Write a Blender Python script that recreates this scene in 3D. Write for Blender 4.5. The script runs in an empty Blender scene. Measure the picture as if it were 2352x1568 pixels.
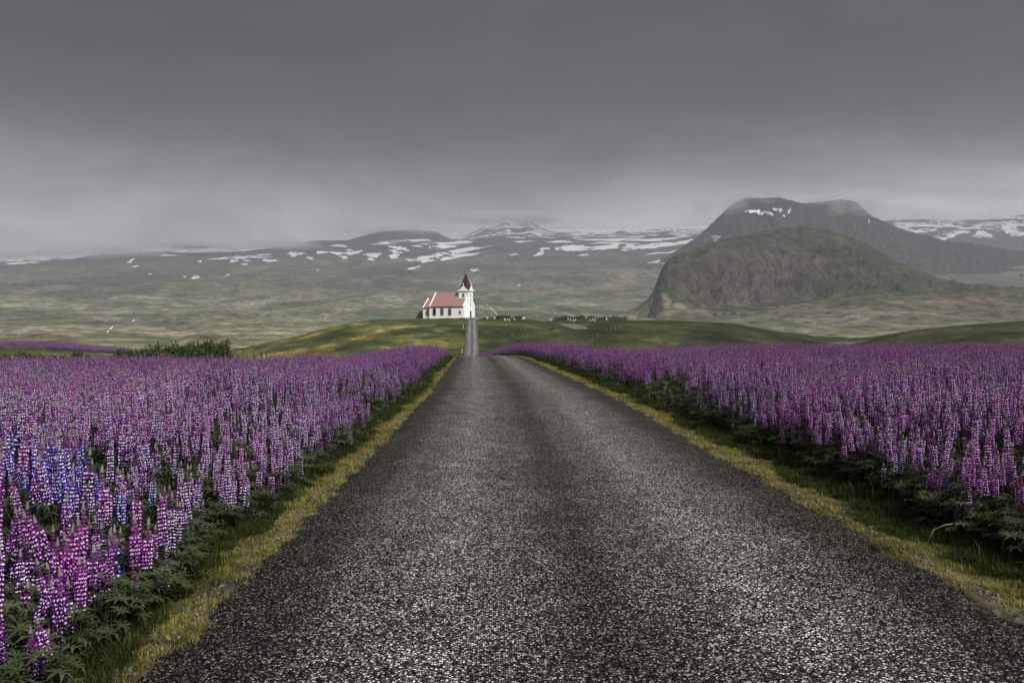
import bpy, bmesh, math, random
import numpy as np
from mathutils import Vector, Matrix, Euler

# ------------------------------------------------------------------ camera, world, sun, exposure
S = bpy.context.scene
C = S.collection
EYE = 1.62
F = 2090.0                       # focal length in pixels of a 2352 px wide view
HY, CX = 745.0, 1176.0           # horizon row and centre column in that view
cam = bpy.data.objects.new('camera', bpy.data.cameras.new('camera')); C.objects.link(cam)
cam.data.sensor_width = 36.0; cam.data.lens = 36.0 * F / 2352.0
cam.data.clip_start = 0.1; cam.data.clip_end = 60000
cam.location = (0, 0, EYE)
cam.rotation_euler = (math.radians(90) - math.atan(39.0 / F), 0, 0)
S.camera = cam

EXPO = 1.85
S.view_settings.view_transform = 'Standard'; S.view_settings.look = 'None'
S.view_settings.exposure = EXPO; S.view_settings.gamma = 1.0
S.cycles.use_denoising = True
S.cycles.max_bounces = 6; S.cycles.diffuse_bounces = 3; S.cycles.glossy_bounces = 2
S.cycles.transparent_max_bounces = 8; S.cycles.volume_bounces = 0
S.cycles.caustics_reflective = False; S.cycles.caustics_refractive = False

SUN_EL, SUN_AZ = math.radians(40), math.radians(145)   # azimuth clockwise from +Y
W = bpy.data.worlds.new("World"); S.world = W; W.use_nodes = True
nt = W.node_tree; N = nt.nodes; L = nt.links
for n in list(N): N.remove(n)
out = N.new('ShaderNodeOutputWorld'); bg = N.new('ShaderNodeBackground'); L.new(bg.outputs[0], out.inputs[0])
tc = N.new('ShaderNodeTexCoord'); sep = N.new('ShaderNodeSeparateXYZ'); L.new(tc.outputs['Generated'], sep.inputs[0])
# soft cloud structure shifts the height at which the overcast darkens
mp = N.new('ShaderNodeMapping'); mp.inputs['Scale'].default_value = (1.9, 1.9, 4.2); L.new(tc.outputs['Generated'], mp.inputs[0])
nz = N.new('ShaderNodeTexNoise'); nz.inputs['Scale'].default_value = 1.9; nz.inputs['Detail'].default_value = 5; nz.inputs['Roughness'].default_value = .58; nz.inputs['Distortion'].default_value = .35
L.new(mp.outputs[0], nz.inputs['Vector'])
m1 = N.new('ShaderNodeMath'); m1.operation = 'MULTIPLY_ADD'; L.new(nz.outputs[0], m1.inputs[0]); m1.inputs[1].default_value = 0.055; m1.inputs[2].default_value = -0.027
m2 = N.new('ShaderNodeMath'); m2.operation = 'ADD'; L.new(sep.outputs['Z'], m2.inputs[0]); L.new(m1.outputs[0], m2.inputs[1])
rp = N.new('ShaderNodeValToRGB'); L.new(m2.outputs[0], rp.inputs[0]); cr = rp.color_ramp; cr.interpolation = 'B_SPLINE'
SKY = [(0.0, .20), (0.085, .20), (0.11, .165), (0.135, .108), (0.16, .062), (0.185, .032), (0.22, .012), (0.34, .006), (0.5, .05), (1.0, .11)]
while len(cr.elements) < len(SKY): cr.elements.new(0.5)
for e, (p, v) in zip(cr.elements, SKY):
    e.position = p; e.color = (v * 0.97, v * 0.995, v * 1.06, 1)
nz2 = N.new('ShaderNodeTexNoise'); nz2.inputs['Scale'].default_value = 4.2; nz2.inputs['Detail'].default_value = 9; nz2.inputs['Roughness'].default_value = .62; nz2.inputs['Distortion'].default_value = .8
mp2 = N.new('ShaderNodeMapping'); mp2.inputs['Scale'].default_value = (1, 1, 3.4); mp2.inputs['Location'].default_value = (3.1, .4, 0); L.new(tc.outputs['Generated'], mp2.inputs[0]); L.new(mp2.outputs[0], nz2.inputs['Vector'])
rp2 = N.new('ShaderNodeValToRGB'); L.new(nz2.outputs[0], rp2.inputs[0]); rp2.color_ramp.elements[0].position = .32; rp2.color_ramp.elements[1].position = .68
rp2.color_ramp.elements[0].color = (.68, .68, .69, 1); rp2.color_ramp.elements[1].color = (1.34, 1.34, 1.34, 1)
mx = N.new('ShaderNodeMix'); mx.data_type = 'RGBA'; mx.blend_type = 'MULTIPLY'; mx.inputs[0].default_value = 1
L.new(rp.outputs[0], mx.inputs[6]); L.new(rp2.outputs[0], mx.inputs[7])
rp3 = N.new('ShaderNodeMapRange'); L.new(sep.outputs['X'], rp3.inputs[0]); rp3.inputs[1].default_value = -.5; rp3.inputs[2].default_value = .55; rp3.inputs[3].default_value = .82; rp3.inputs[4].default_value = 1.30
mx3 = N.new('ShaderNodeVectorMath'); mx3.operation = 'SCALE'; L.new(mx.outputs[2], mx3.inputs[0]); L.new(rp3.outputs[0], mx3.inputs['Scale'])
L.new(mx3.outputs[0], bg.inputs[0]); bg.inputs[1].default_value = 0.90

sd = bpy.data.lights.new('sun', 'SUN'); sd.energy = 1.5; sd.angle = math.radians(10); sd.color = (1.0, .985, .955)
sun = bpy.data.objects.new('sun', sd); C.objects.link(sun)
to_sun = Vector((math.sin(SUN_AZ) * math.cos(SUN_EL), math.cos(SUN_AZ) * math.cos(SUN_EL), math.sin(SUN_EL)))
sun.rotation_euler = to_sun.to_track_quat('Z', 'Y').to_euler()

# ------------------------------------------------------------------ helpers
rng = np.random.default_rng(7); random.seed(7)
def hsh(ix, iy, s):
    h = (ix.astype(np.int64) * 374761393 + iy.astype(np.int64) * 668265263 + s * 974711) & 0x7fffffff
    h = ((h ^ (h >> 13)) * 1274126177) & 0x7fffffff
    return ((h ^ (h >> 16)) & 0xffff) / 65535.0
def vnoise(x, y, s=0):
    ix = np.floor(x); iy = np.floor(y); fx = x - ix; fy = y - iy
    fx = fx * fx * fx * (fx * (fx * 6 - 15) + 10); fy = fy * fy * fy * (fy * (fy * 6 - 15) + 10)
    a = hsh(ix, iy, s); b = hsh(ix + 1, iy, s); c = hsh(ix, iy + 1, s); d = hsh(ix + 1, iy + 1, s)
    return (a + (b - a) * fx) * (1 - fy) + (c + (d - c) * fx) * fy
def fbm(x, y, o=4, s=0, g=.5):
    v = 0; a = 1; t = 0
    for k in range(o):
        v = v + a * vnoise(x * 2 ** k + 17.3 * k, y * 2 ** k - 9.1 * k, s + k); t += a; a *= g
    return v / t
def sst(a, b, x):
    t = np.clip((x - a) / (b - a), 0, 1); return t * t * (3 - 2 * t)
def lin(x, pts):
    p = sorted(pts); return np.interp(x, [q[0] for q in p], [q[1] for q in p])
def P(px, py, d):                 # the world point seen at (px, py) at distance d along the road axis
    return Vector(((px - CX) / F * d, d, EYE + (HY - py) / F * d))
def zat(py, d): return EYE + (HY - py) / F * d

def newmat(name, base=(.5, .5, .5), rough=.8, spec=.3):
    m = bpy.data.materials.new(name); m.use_nodes = True
    b = m.node_tree.nodes['Principled BSDF']
    b.inputs['Base Color'].default_value = (*base, 1); b.inputs['Roughness'].default_value = rough
    b.inputs['Specular IOR Level'].default_value = spec
    return m
def add(m, t, **kw):
    n = m.node_tree.nodes.new(t)
    for k, v in kw.items():
        if hasattr(n, k): setattr(n, k, v)
        else: n.inputs[k.replace('_', ' ')].default_value = v
    return n
def link(m, a, b): m.node_tree.links.new(a, b)
def ramp(m, src, stops, interp='LINEAR'):
    r = m.node_tree.nodes.new('ShaderNodeValToRGB'); link(m, src, r.inputs[0]); c = r.color_ramp; c.interpolation = interp
    while len(c.elements) < len(stops): c.elements.new(.5)
    for e, (p, v) in zip(c.elements, stops):
        e.position = p; e.color = (*v, 1) if hasattr(v, '__len__') else (v, v, v, 1)
    return r
def mulcol(m, a, b, fac=1.0, mode='MULTIPLY'):
    x = m.node_tree.nodes.new('ShaderNodeMix'); x.data_type = 'RGBA'; x.blend_type = mode; x.inputs[0].default_value = fac
    for s, i in ((a, 6), (b, 7)):
        if hasattr(s, 'is_linked'): link(m, s, x.inputs[i])
        else: x.inputs[i].default_value = (*s, 1)
    return x
def noisy(name, base, amt=.35, scale=3, rough=.85, bump=.0, spec=.3, obj_coords=True):
    m = newmat(name, base, rough, spec); b = m.node_tree.nodes['Principled BSDF']
    t = add(m, 'ShaderNodeTexCoord'); n = add(m, 'ShaderNodeTexNoise', Scale=scale, Detail=6.0)
    link(m, t.outputs['Object'], n.inputs['Vector'])
    r = ramp(m, n.outputs[0], [(.3, 1 - amt), (.7, 1 + amt)])
    x = mulcol(m, base, r.outputs[0]); link(m, x.outputs[2], b.inputs['Base Color'])
    if bump:
        u = add(m, 'ShaderNodeBump', Strength=.6, Distance=bump); link(m, n.outputs[0], u.inputs['Height']); link(m, u.outputs[0], b.inputs['Normal'])
    return m

def mesh_np(name, V, Fc, mat=None, smooth=True, col=None):
    me = bpy.data.meshes.new(name); V = np.asarray(V, np.float32)
    me.from_pydata(V.tolist() if len(V) < 5000 else [], [], []) if False else None
    Fc = np.asarray(Fc, np.int32); k = Fc.shape[1]
    me.vertices.add(len(V)); me.vertices.foreach_set('co', V.ravel())
    me.loops.add(Fc.size); me.loops.foreach_set('vertex_index', Fc.ravel())
    me.polygons.add(len(Fc)); me.polygons.foreach_set('loop_start', np.arange(0, Fc.size, k, dtype=np.int32))
    me.polygons.foreach_set('loop_total', np.full(len(Fc), k, np.int32))
    me.update(calc_edges=True)
    if smooth: me.polygons.foreach_set('use_smooth', np.ones(len(Fc), bool))
    if col is not None:
        a = me.color_attributes.new('Col', 'FLOAT_COLOR', 'POINT')
        c = np.ones((len(V), 4), np.float32); c[:, :col.shape[1]] = col; a.data.foreach_set('color', c.ravel())
    if mat: me.materials.append(mat)
    return me
def grid_faces(nr, nc, flip=False):
    i = np.arange(nr - 1)[:, None] * nc + np.arange(nc - 1)[None, :]
    f = np.stack([i, i + 1, i + nc + 1, i + nc], -1).reshape(-1, 4)
    return f[:, ::-1] if flip else f
def obj(name, me, parent=None, loc=None, **props):
    o = bpy.data.objects.new(name, me); C.objects.link(o)
    if parent: o.parent = parent
    if loc is not None: o.location = loc
    for k, v in props.items(): o[k] = v
    return o
def thing(name, label, cat, loc=(0, 0, 0), rz=0, group=None):
    o = bpy.data.objects.new(name, None); C.objects.link(o); o.empty_display_size = .2
    o.location = loc; o.rotation_euler = (0, 0, rz); o['label'] = label; o['category'] = cat
    if group: o['group'] = group
    return o

class MB:                          # collects polygons, builds one mesh
    def __init__(s): s.v = []; s.f = []; s.c = []
    def poly(s, pts, c=(1, 1, 1)):
        n = len(s.v); s.v += [tuple(p) for p in pts]; s.c += [c] * len(pts); s.f.append(list(range(n, n + len(pts))))
    def raw(s, V, Fs, c=(1, 1, 1)):
        n = len(s.v); s.v += [tuple(p) for p in V]; s.c += ([c] * len(V) if not isinstance(c, list) else c)
        s.f += [[i + n for i in f] for f in Fs]
    def box(s, a, b, M=None):
        V = [Vector((x, y, z)) for z in (a[2], b[2]) for y in (a[1], b[1]) for x in (a[0], b[0])]
        if M: V = [M @ v for v in V]
        s.raw(V, [(0, 2, 3, 1), (4, 5, 7, 6), (0, 1, 5, 4), (2, 6, 7, 3), (0, 4, 6, 2), (1, 3, 7, 5)])
    def prism(s, pts, d):          # closed outline swept along vector d
        d = Vector(d); n = len(pts); A = [Vector(p) for p in pts]; B = [p + d for p in A]
        s.raw(A + B, [list(range(n))[::-1], list(range(n, 2 * n))] + [(i, (i + 1) % n, n + (i + 1) % n, n + i) for i in range(n)])
    def tube(s, pts, rs, n=5, c=(1, 1, 1), cap=True):
        rings = []; V = []
        for k, p in enumerate(pts):
            p = Vector(p); t = (Vector(pts[min(k + 1, len(pts) - 1)]) - Vector(pts[max(k - 1, 0)])).normalized()
            a = t.orthogonal().normalized(); b = t.cross(a)
            if k and abs(t.z) > .5: a = (Vector((1, 0, 0)) - t * t.x).normalized(); b = t.cross(a)
            elif abs(t.z) > .5: a = (Vector((1, 0, 0)) - t * t.x).normalized(); b = t.cross(a)
            for j in range(n):
                th = 2 * math.pi * j / n; V.append(p + (a * math.cos(th) + b * math.sin(th)) * rs[k])
        Fs = [(k * n + j, k * n + (j + 1) % n, (k + 1) * n + (j + 1) % n, (k + 1) * n + j) for k in range(len(pts) - 1) for j in range(n)]
        if cap: Fs += [list(range(n))[::-1], list(range((len(pts) - 1) * n, len(pts) * n))]
        s.raw(V, Fs, c)
    def mesh(s, name, mats, smooth=False, col=False):
        me = bpy.data.meshes.new(name); me.from_pydata(s.v, [], s.f)
        for m in (mats if isinstance(mats, (list, tuple)) else [mats]): me.materials.append(m)
        if smooth:
            for p in me.polygons: p.use_smooth = True
        if col:
            a = me.color_attributes.new('Col', 'FLOAT_COLOR', 'POINT')
            for i, c in enumerate(s.c): a.data[i].color = (*c, 1)
        me.validate(); me.update(); return me

def scatter(name, pts, idx, rots, scl, protos, **props):
    """one object that carries many small plants or stones (stuff)"""
    col = bpy.data.collections.new(name + '_sources')
    for i, me in enumerate(protos):
        o = bpy.data.objects.new(f'{name}_source_{i:02d}', me); col.objects.link(o)
    me = bpy.data.meshes.new(name); me.vertices.add(len(pts)); me.vertices.foreach_set('co', np.asarray(pts, np.float32).ravel())
    a = me.attributes.new('idx', 'INT', 'POINT'); a.data.foreach_set('value', np.asarray(idx, np.int32))
    a = me.attributes.new('rot', 'FLOAT_VECTOR', 'POINT'); a.data.foreach_set('vector', np.asarray(rots, np.float32).ravel())
    s3 = np.asarray(scl, np.float32); s3 = np.repeat(s3[:, None], 3, 1) if s3.ndim == 1 else s3
    a = me.attributes.new('scl', 'FLOAT_VECTOR', 'POINT'); a.data.foreach_set('vector', s3.ravel())
    o = obj(name, me, **props)
    g = bpy.data.node_groups.new(name + '_nodes', 'GeometryNodeTree')
    g.interface.new_socket('Geometry', in_out='INPUT', socket_type='NodeSocketGeometry')
    g.interface.new_socket('Geometry', in_out='OUTPUT', socket_type='NodeSocketGeometry')
    n = g.nodes; gi = n.new('NodeGroupInput'); go = n.new('NodeGroupOutput')
    ip = n.new('GeometryNodeInstanceOnPoints'); ci = n.new('GeometryNodeCollectionInfo')
    ci.inputs['Collection'].default_value = col; ci.inputs['Separate Children'].default_value = True; ci.inputs['Reset Children'].default_value = True
    def att(nm, t):
        x = n.new('GeometryNodeInputNamedAttribute'); x.data_type = t; x.inputs[0].default_value = nm; return x.outputs['Attribute']
    g.links.new(gi.outputs[0], ip.inputs['Points']); g.links.new(ci.outputs[0], ip.inputs['Instance'])
    ip.inputs['Pick Instance'].default_value = True
    g.links.new(att('idx', 'INT'), ip.inputs['Instance Index'])
    er = n.new('FunctionNodeEulerToRotation'); g.links.new(att('rot', 'FLOAT_VECTOR'), er.inputs[0]); g.links.new(er.outputs[0], ip.inputs['Rotation'])
    g.links.new(att('scl', 'FLOAT_VECTOR'), ip.inputs['Scale']); g.links.new(ip.outputs[0], go.inputs[0])
    md = o.modifiers.new('scatter', 'NODES'); md.node_group = g
    return o

# ------------------------------------------------------------------ terrain functions
RW = 4.62
def road_x(d):
    return lin(d, [(0, .58), (4, .55), (13, .38), (23, .13), (35, -.42), (48, -.95), (58, -1.35), (66, -2.6), (75, -4.3), (88, -7.2), (100, -9.0), (150, -12.0), (220, -12.4), (300, -13.35), (400, -17.7)])
def disp(u): return u * F + CX
def D1(px):   # distance of the brow where the near plateau ends
    return lin(px, [(-4000, 33), (0, 35), (550, 37), (800, 44), (900, 50), (1000, 56), (1040, 58), (1210, 58), (1260, 60), (1376, 50), (1521, 50), (1700, 50), (2352, 50), (6000, 48)])
def Y1(px):   # row at which the flower tops (or the road) cut the view there
    return lin(px, [(-4000, 832), (0, 831), (550, 829), (800, 822), (900, 812), (1000, 802), (1030, 806), (1050, 822), (1215, 822), (1235, 800), (1256, 793), (1300, 800), (1376, 811), (1521, 806), (1700, 798), (2352, 796), (6000, 796)])
def plant_h(px): return lin(px, [(1030, .92), (1050, 0), (1215, 0), (1235, .92)])
def ridge2(px):   # church hill and the hills beside it: row of the skyline
    return lin(px, [(-4000, 800), (0, 822), (400, 822), (520, 812), (560, 806), (620, 790), (700, 770), (760, 751), (800, 742), (860, 735), (960, 731), (1110, 730.5), (1150, 729), (1200, 731), (1250, 739),
                    (1290, 733), (1340, 731), (1440, 735), (1560, 737), (1680, 742), (1745, 753), (1800, 765), (1880, 774), (1960, 779), (2000, 777), (2100, 760), (2200, 748), (2352, 738), (2700, 728), (6000, 740)])
def D2(px): return lin(px, [(-4000, 330), (560, 330), (800, 380), (960, 398), (1110, 398), (1500, 400), (1800, 420), (1960, 430), (2060, 350), (2352, 340), (6000, 340)])
def ridge3(px):   # far plateau edge
    return lin(px, [(-6000, 590), (0, 604), (140, 597), (240, 585), (330, 578), (450, 582), (560, 578), (650, 565), (720, 551), (800, 552), (840, 540), (880, 529), (940, 527), (1000, 532), (1035, 549), (1060, 552), (1160, 548), (1260, 548), (1500, 545), (1700, 545), (2100, 560), (2200, 548), (2352, 540), (8000, 560)])
def zground(X, Y):
    X = np.asarray(X, float); Y = np.maximum(np.asarray(Y, float), .3); xc = road_x(Y)
    off = np.abs(X - xc) - RW / 2; w = sst(0, 3.2, off) * (Y < 200) + sst(0, 6, off) * (Y >= 200)
    zz = zcore(xc, Y) * (1 - w) + zcore(X, Y) * w
    zz = zz + (fbm(X / .7, Y / .7, 3, 21) - .5) * .08 * sst(.25, .9, off) * (1 - sst(60, 90, Y))
    zz = zz - .03 * sst(.06, .4, off) * (1 - sst(60, 90, Y)) - .07 * (1 - sst(-.16, -.04, off)) * (Y < 92)
    return zz
def zcore(X, Y):
    Y = np.maximum(Y, .3); px = disp(X / Y); px = np.clip(px, -5500, 7500)
    d1 = D1(px); zc = zat(Y1(px), d1) - plant_h(px)
    near = zc * (np.minimum(Y, d1) / d1) ** 1.5
    # beyond the brow
    e = np.maximum(Y - d1, 0)
    leftness = 1 - sst(430, 640, px)
    fall = -(.030 * e + .0009 * e * e) * sst(0, 14, e)
    fall = np.maximum(fall, -12.5)
    left_row = lin(Y, [(35, 832), (60, 826), (90, 812), (130, 800), (190, 790), (230, 789)])
    zl = zat(left_row + 26 * sst(40, 470, px), Y) - zc
    zl = np.where(Y > 210, zl - .045 * (Y - 210), zl)
    fall = fall * (1 - leftness) + np.minimum(zl, 0) * leftness * sst(0, 20, e) 
    z = near + fall
    # church hill
    d2 = D2(px); z2 = zat(ridge2(px), d2)
    t = np.clip((Y - 215) / (d2 - 215), 0, 1); tt = t ** 1.15 * (1 - t) + (1 - (1 - t) ** 1.7) * t
    base = np.minimum(z, -11.2)
    hill = base + (z2 - base) * tt
    hillw = sst(205, 230, Y) * (1 - leftness * .999)
    z = z * (1 - hillw) + hill * hillw
    # behind the hill: down to the moor, then up to the plateau
    back = np.maximum(Y - d2 - 46, 0)
    zb = z2 - .0009 * back ** 2 * sst(0, 30, back) - .06 * back
    u = px
    row = lin(np.log(Y), [(math.log(a), b) for a, b in ((500, 805), (650, 795), (900, 780), (1300, 762), (1800, 738), (2400, 708), (3100, 668))])
    row = row + 14 * sst(1400, 2300, px) * sst(600, 1000, Y) * (1 - sst(1500, 2500, Y))
    zm = zat(row, Y)
    wob = (fbm(X / 420, Y / 420, 4, 3) - .5) * 60 * sst(900, 2500, Y) + (fbm(X / 90, Y / 110, 4, 5) - .5) * 14 * sst(550, 900, Y)
    r3 = ridge3(px); d3 = 5600.0
    t3 = np.clip((Y - 3100) / (d3 - 3100), 0, 1)
    row3 = 668 + (r3 - 668) * (t3 ** .9)
    zf = zat(row3, Y)
    zfar = np.where(Y < 3100, zm, zf)
    zfar = np.where(Y > d3, zat(r3, d3) - (Y - d3) * .02, zfar) + wob * (1 - .8 * sst(4800, 5500, Y))
    zfar = zfar + 5.5 * np.exp(-(((px - 100) / 55) ** 2 + ((Y - 820) / 40) ** 2) ** 1.3) + 9 * np.exp(-(((px - 480) / 95) ** 2 + ((Y - 640) / 50) ** 2) ** 1.2)
    zz = np.where(Y > d2, np.maximum(zb, zfar), z)
    zz = np.where((Y > d2) & (leftness > .5), zfar, zz)
    k = sst(230, 500, Y) * leftness
    zz = np.where(Y <= d2, zz * (1 - k) + zat(808, Y) * k, zz)
    # small relief
    zz = zz + (fbm(X / 9, Y / 9, 3, 11) - .5) * .5 * sst(70, 240, Y) + (fbm(X / 30, Y / 30, 3, 12) - .5) * 1.6 * sst(220, 300, Y) * (1 - sst(330, 385, Y))
    return zz

# ground sheet, finer towards the viewer
us = np.concatenate([np.linspace(-3.2, -.66, 40, endpoint=False), np.linspace(-.66, .66, 800), np.linspace(.66, 3.2, 41)[1:]])
ds = np.concatenate([np.geomspace(.6, 66, 330, endpoint=False), np.geomspace(66, 700, 260, endpoint=False), np.geomspace(700, 5900, 200), [6500, 7400, 8300, 9000]])
U, Dd = np.meshgrid(us, ds); GX = np.clip(U * Dd, -9000, 9000); GY = Dd
GZ = zground(GX.ravel(), GY.ravel()).reshape(GX.shape)
pxg = disp(U)
def mixc(a, b, t): t = np.asarray(t)[:, None]; return np.atleast_2d(np.asarray(a, float)) * (1 - t) + np.atleast_2d(np.asarray(b, float)) * t
x = GX.ravel(); y = GY.ravel(); pf = pxg.ravel()
off = np.abs(x - road_x(y)) - RW / 2; side = np.sign(x - road_x(y))
n1 = fbm(x / .35, y / .5, 4, 31); n2 = fbm(x / 2.2, y / 3, 3, 32)
soil = np.tile(np.array([.020, .017, .011]), (len(x), 1))
vw = np.where(side < 0, .30, .62)
moss = mixc((.07, .058, .024), (.14, .115, .05), sst(.4, .7, n1))
grv = mixc((.05, .045, .04), (.16, .14, .12), sst(.3, .7, fbm(x / .05, y / .05, 2, 40)))
moss = mixc(moss, grv, sst(.50, .62, fbm(x / .6, y / .9, 3, 33)) * .9)
green = mixc((.045, .06, .018), (.10, .10, .03), sst(.35, .7, n2))
colr = mixc(moss, green, sst(-.12, .12, off - vw + (n1 - .5) * .35))
colr = mixc(colr, soil, sst(.05, .35, off - vw * 1.55 + (n2 - .5) * .2))
# meadow beyond the brow on the one side
mead = mixc((.045, .055, .016), (.11, .105, .035), sst(.38, .66, fbm(x / 9, y / 14, 4, 41)))
colr = mixc(colr, mead, sst(0, 6, y - D1(pf)))
# grass hills
hg = mixc((.028, .037, .012), (.054, .064, .018), sst(.3, .7, fbm(x / 25, y / 30, 4, 42)))
dry = mixc((.11, .088, .022), (.18, .14, .045), sst(.4, .7, fbm(x / 4, y / 6, 3, 43)))
lw = (1 - sst(1000, 1120, pf)) * 1.1 + .16 * sst(1100, 1200, pf) * (1 - sst(1450, 1600, pf)) + .10 + .25 * sst(2050, 2200, pf)
hg = mixc(hg, dry, np.clip(sst(.46, .72, fbm(x / 16, y / 22, 5, 44, .6)) * lw * (1 - .75 * sst(340, 400, y)), 0, 1))
hg = hg * (1 - .28 * sst(1080, 1180, pf))[:, None]
colr = mixc(colr, hg, sst(190, 235, y) * sst(430, 640, pf))
# moor
q = fbm(x / 160, y / 210, 6, 50, .6); q2 = fbm(x / 60, y / 60, 5, 51, .6); q3 = fbm(x / 500, y / 700, 4, 52)
mo = mixc((.075, .085, .045), (.155, .150, .092), sst(.38, .62, q))
mo = mixc(mo, (.215, .200, .155), sst(.58, .72, q2) * .8)
mo = mixc(mo, (.05, .055, .035), sst(.56, .68, fbm(x / 110, y / 160, 5, 53, .6)) * .7)
mo = mixc(mo, mixc((.125, .125, .066), (.225, .20, .13), sst(.4, .6, fbm(x / 120, y / 60, 5, 56, .6))), .75 * (1 - sst(1100, 2000, y)))
mo = mixc(mo, (.10, .09, .052), .85 * sst(.0, 1., np.exp(-(((pf - 100) / 70) ** 2 + ((y - 820) / 60) ** 2)) + np.exp(-(((pf - 480) / 120) ** 2 + ((y - 640) / 80) ** 2))))
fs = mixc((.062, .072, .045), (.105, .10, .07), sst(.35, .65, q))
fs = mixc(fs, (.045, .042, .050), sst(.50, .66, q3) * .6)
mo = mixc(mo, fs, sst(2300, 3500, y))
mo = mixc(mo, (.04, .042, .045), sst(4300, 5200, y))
inmoor = np.where(pf < 540, sst(230, 500, y), (y > D2(pf) + 60).astype(float))
colr = mixc(colr, mo, inmoor)

MG = newmat('meadow_and_moor', rough=.95, spec=.15); b = MG.node_tree.nodes['Principled BSDF']
va = add(MG, 'ShaderNodeVertexColor', layer_name='Col'); tco = add(MG, 'ShaderNodeTexCoord')
na = add(MG, 'ShaderNodeTexNoise', Scale=1.2, Detail=8.0, Roughness=.65); link(MG, tco.outputs['Object'], na.inputs['Vector'])
nb = add(MG, 'ShaderNodeTexNoise', Scale=.045, Detail=8.0, Roughness=.7); link(MG, tco.outputs['Object'], nb.inputs['Vector'])
ra = ramp(MG, na.outputs[0], [(.3, .55), (.7, 1.5)]); rb = ramp(MG, nb.outputs[0], [(.40, .48), (.60, 1.65)])
nc_ = add(MG, 'ShaderNodeTexNoise', Scale=.22, Detail=7.0, Roughness=.7); link(MG, tco.outputs['Object'], nc_.inputs['Vector']); rc_ = ramp(MG, nc_.outputs[0], [(.36, .55), (.64, 1.5)])
nd_ = add(MG, 'ShaderNodeTexNoise', Scale=.006, Detail=9.0, Roughness=.72, Distortion=.6); link(MG, tco.outputs['Object'], nd_.inputs['Vector']); rd_ = ramp(MG, nd_.outputs[0], [(.40, .62), (.60, 1.45)])
x0a = mulcol(MG, va.outputs[0], rc_.outputs[0]); x0b = mulcol(MG, x0a.outputs[2], rd_.outputs[0], .8)
xa = mulcol(MG, x0b.outputs[2], ra.outputs[0]); xb = mulcol(MG, xa.outputs[2], rb.outputs[0]); link(MG, xb.outputs[2], b.inputs['Base Color'])
bu = add(MG, 'ShaderNodeBump', Strength=.5, Distance=.12); link(MG, na.outputs[0], bu.inputs['Height']); link(MG, bu.outputs[0], b.inputs['Normal'])
V = np.stack([x, y, GZ.ravel()], -1)
V[-len(us) * 4:, 2] = np.minimum(V[-len(us) * 4:, 2], 300)
nr, nc = GX.shape; Fg = grid_faces(nr, nc)
# continue the sheet behind the viewer
nV = len(V); i0, i1, i2, i3 = 0, nc - 1, (nr - 1) * nc, nr * nc - 1
V = np.vstack([V, [[-9000, -2800, -8], [9000, -2800, -8]]]); colr = np.vstack([colr, [[.05, .06, .02]] * 2])
Fq = np.vstack([Fg, [[nV, nV + 1, i1, i0]], [[nV, i0, (nr // 2) * nc, i2]], [[nV + 1, i3, (nr // 2) * nc + nc - 1, i1]]])
me = mesh_np('ground', V, Fq, MG, True, colr)
obj('ground', me, kind='structure')

# ------------------------------------------------------------------ road
MR = newmat('chip_seal_asphalt', rough=.85, spec=.12); b = MR.node_tree.nodes['Principled BSDF']
uv = add(MR, 'ShaderNodeUVMap', uv_map='UVMap')
sx = add(MR, 'ShaderNodeSeparateXYZ'); link(MR, uv.outputs[0], sx.inputs[0])
vo = add(MR, 'ShaderNodeTexVoronoi', Scale=88.0, Randomness=1.0); link(MR, uv.outputs[0], vo.inputs['Vector'])
sc_ = add(MR, 'ShaderNodeSeparateColor'); link(MR, vo.outputs['Color'], sc_.inputs[0])
stone = ramp(MR, sc_.outputs[0], [(0, (.006, .006, .005)), (.30, (.018, .017, .015)), (.58, (.080, .077, .070)), (.82, (.23, .222, .205)), (.95, (.57, .56, .53)), (1, (.70, .69, .65))])
gap = ramp(MR, vo.outputs['Distance'], [(0, 1.0), (.38, .95), (.62, .12), (1, .03)])
x1 = mulcol(MR, stone.outputs[0], gap.outputs[0])
# worn wheel tracks: the paler stones show; oily crown and edges stay darker
ab = add(MR, 'ShaderNodeMath', operation='ABSOLUTE'); link(MR, sx.outputs[0], ab.inputs[0])
wn = add(MR, 'ShaderNodeTexNoise', Scale=.55, Detail=4.0); link(MR, uv.outputs[0], wn.inputs['Vector'])
wm = add(MR, 'ShaderNodeMath', operation='MULTIPLY_ADD'); link(MR, wn.outputs[0], wm.inputs[0]); wm.inputs[1].default_value = .7; link(MR, ab.outputs[0], wm.inputs[2])
dv = add(MR, 'ShaderNodeMath', operation='DIVIDE'); link(MR, wm.outputs[0], dv.inputs[0]); dv.inputs[1].default_value = 2.75
tr = ramp(MR, dv.outputs[0], [(.13, (.64, .59, .53)), (.27, (1.10, 1.08, 1.03)), (.48, (1.80, 1.78, 1.71)), (.64, (1.25, 1.22, 1.18)), (.82, (.50, .47, .44)), (1, (.34, .32, .30))], 'EASE')
x2 = mulcol(MR, x1.outputs[2], tr.outputs[0])
pn = add(MR, 'ShaderNodeTexNoise', Scale=2.6, Detail=7.0, Roughness=.65); link(MR, uv.outputs[0], pn.inputs['Vector'])
pr = ramp(MR, pn.outputs[0], [(.33, .9), (.66, 1.6)])
x3 = mulcol(MR, x2.outputs[2], pr.outputs[0]); link(MR, x3.outputs[2], b.inputs['Base Color'])
hb = ramp(MR, vo.outputs['Distance'], [(0, 1.0), (.45, .8), (.75, .0)])
hm = mulcol(MR, hb.outputs[0], sc_.outputs[1], .6)
bu = add(MR, 'ShaderNodeBump', Strength=1.0, Distance=.011); link(MR, hm.outputs[2], bu.inputs['Height']); link(MR, bu.outputs[0], b.inputs['Normal'])

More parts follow.
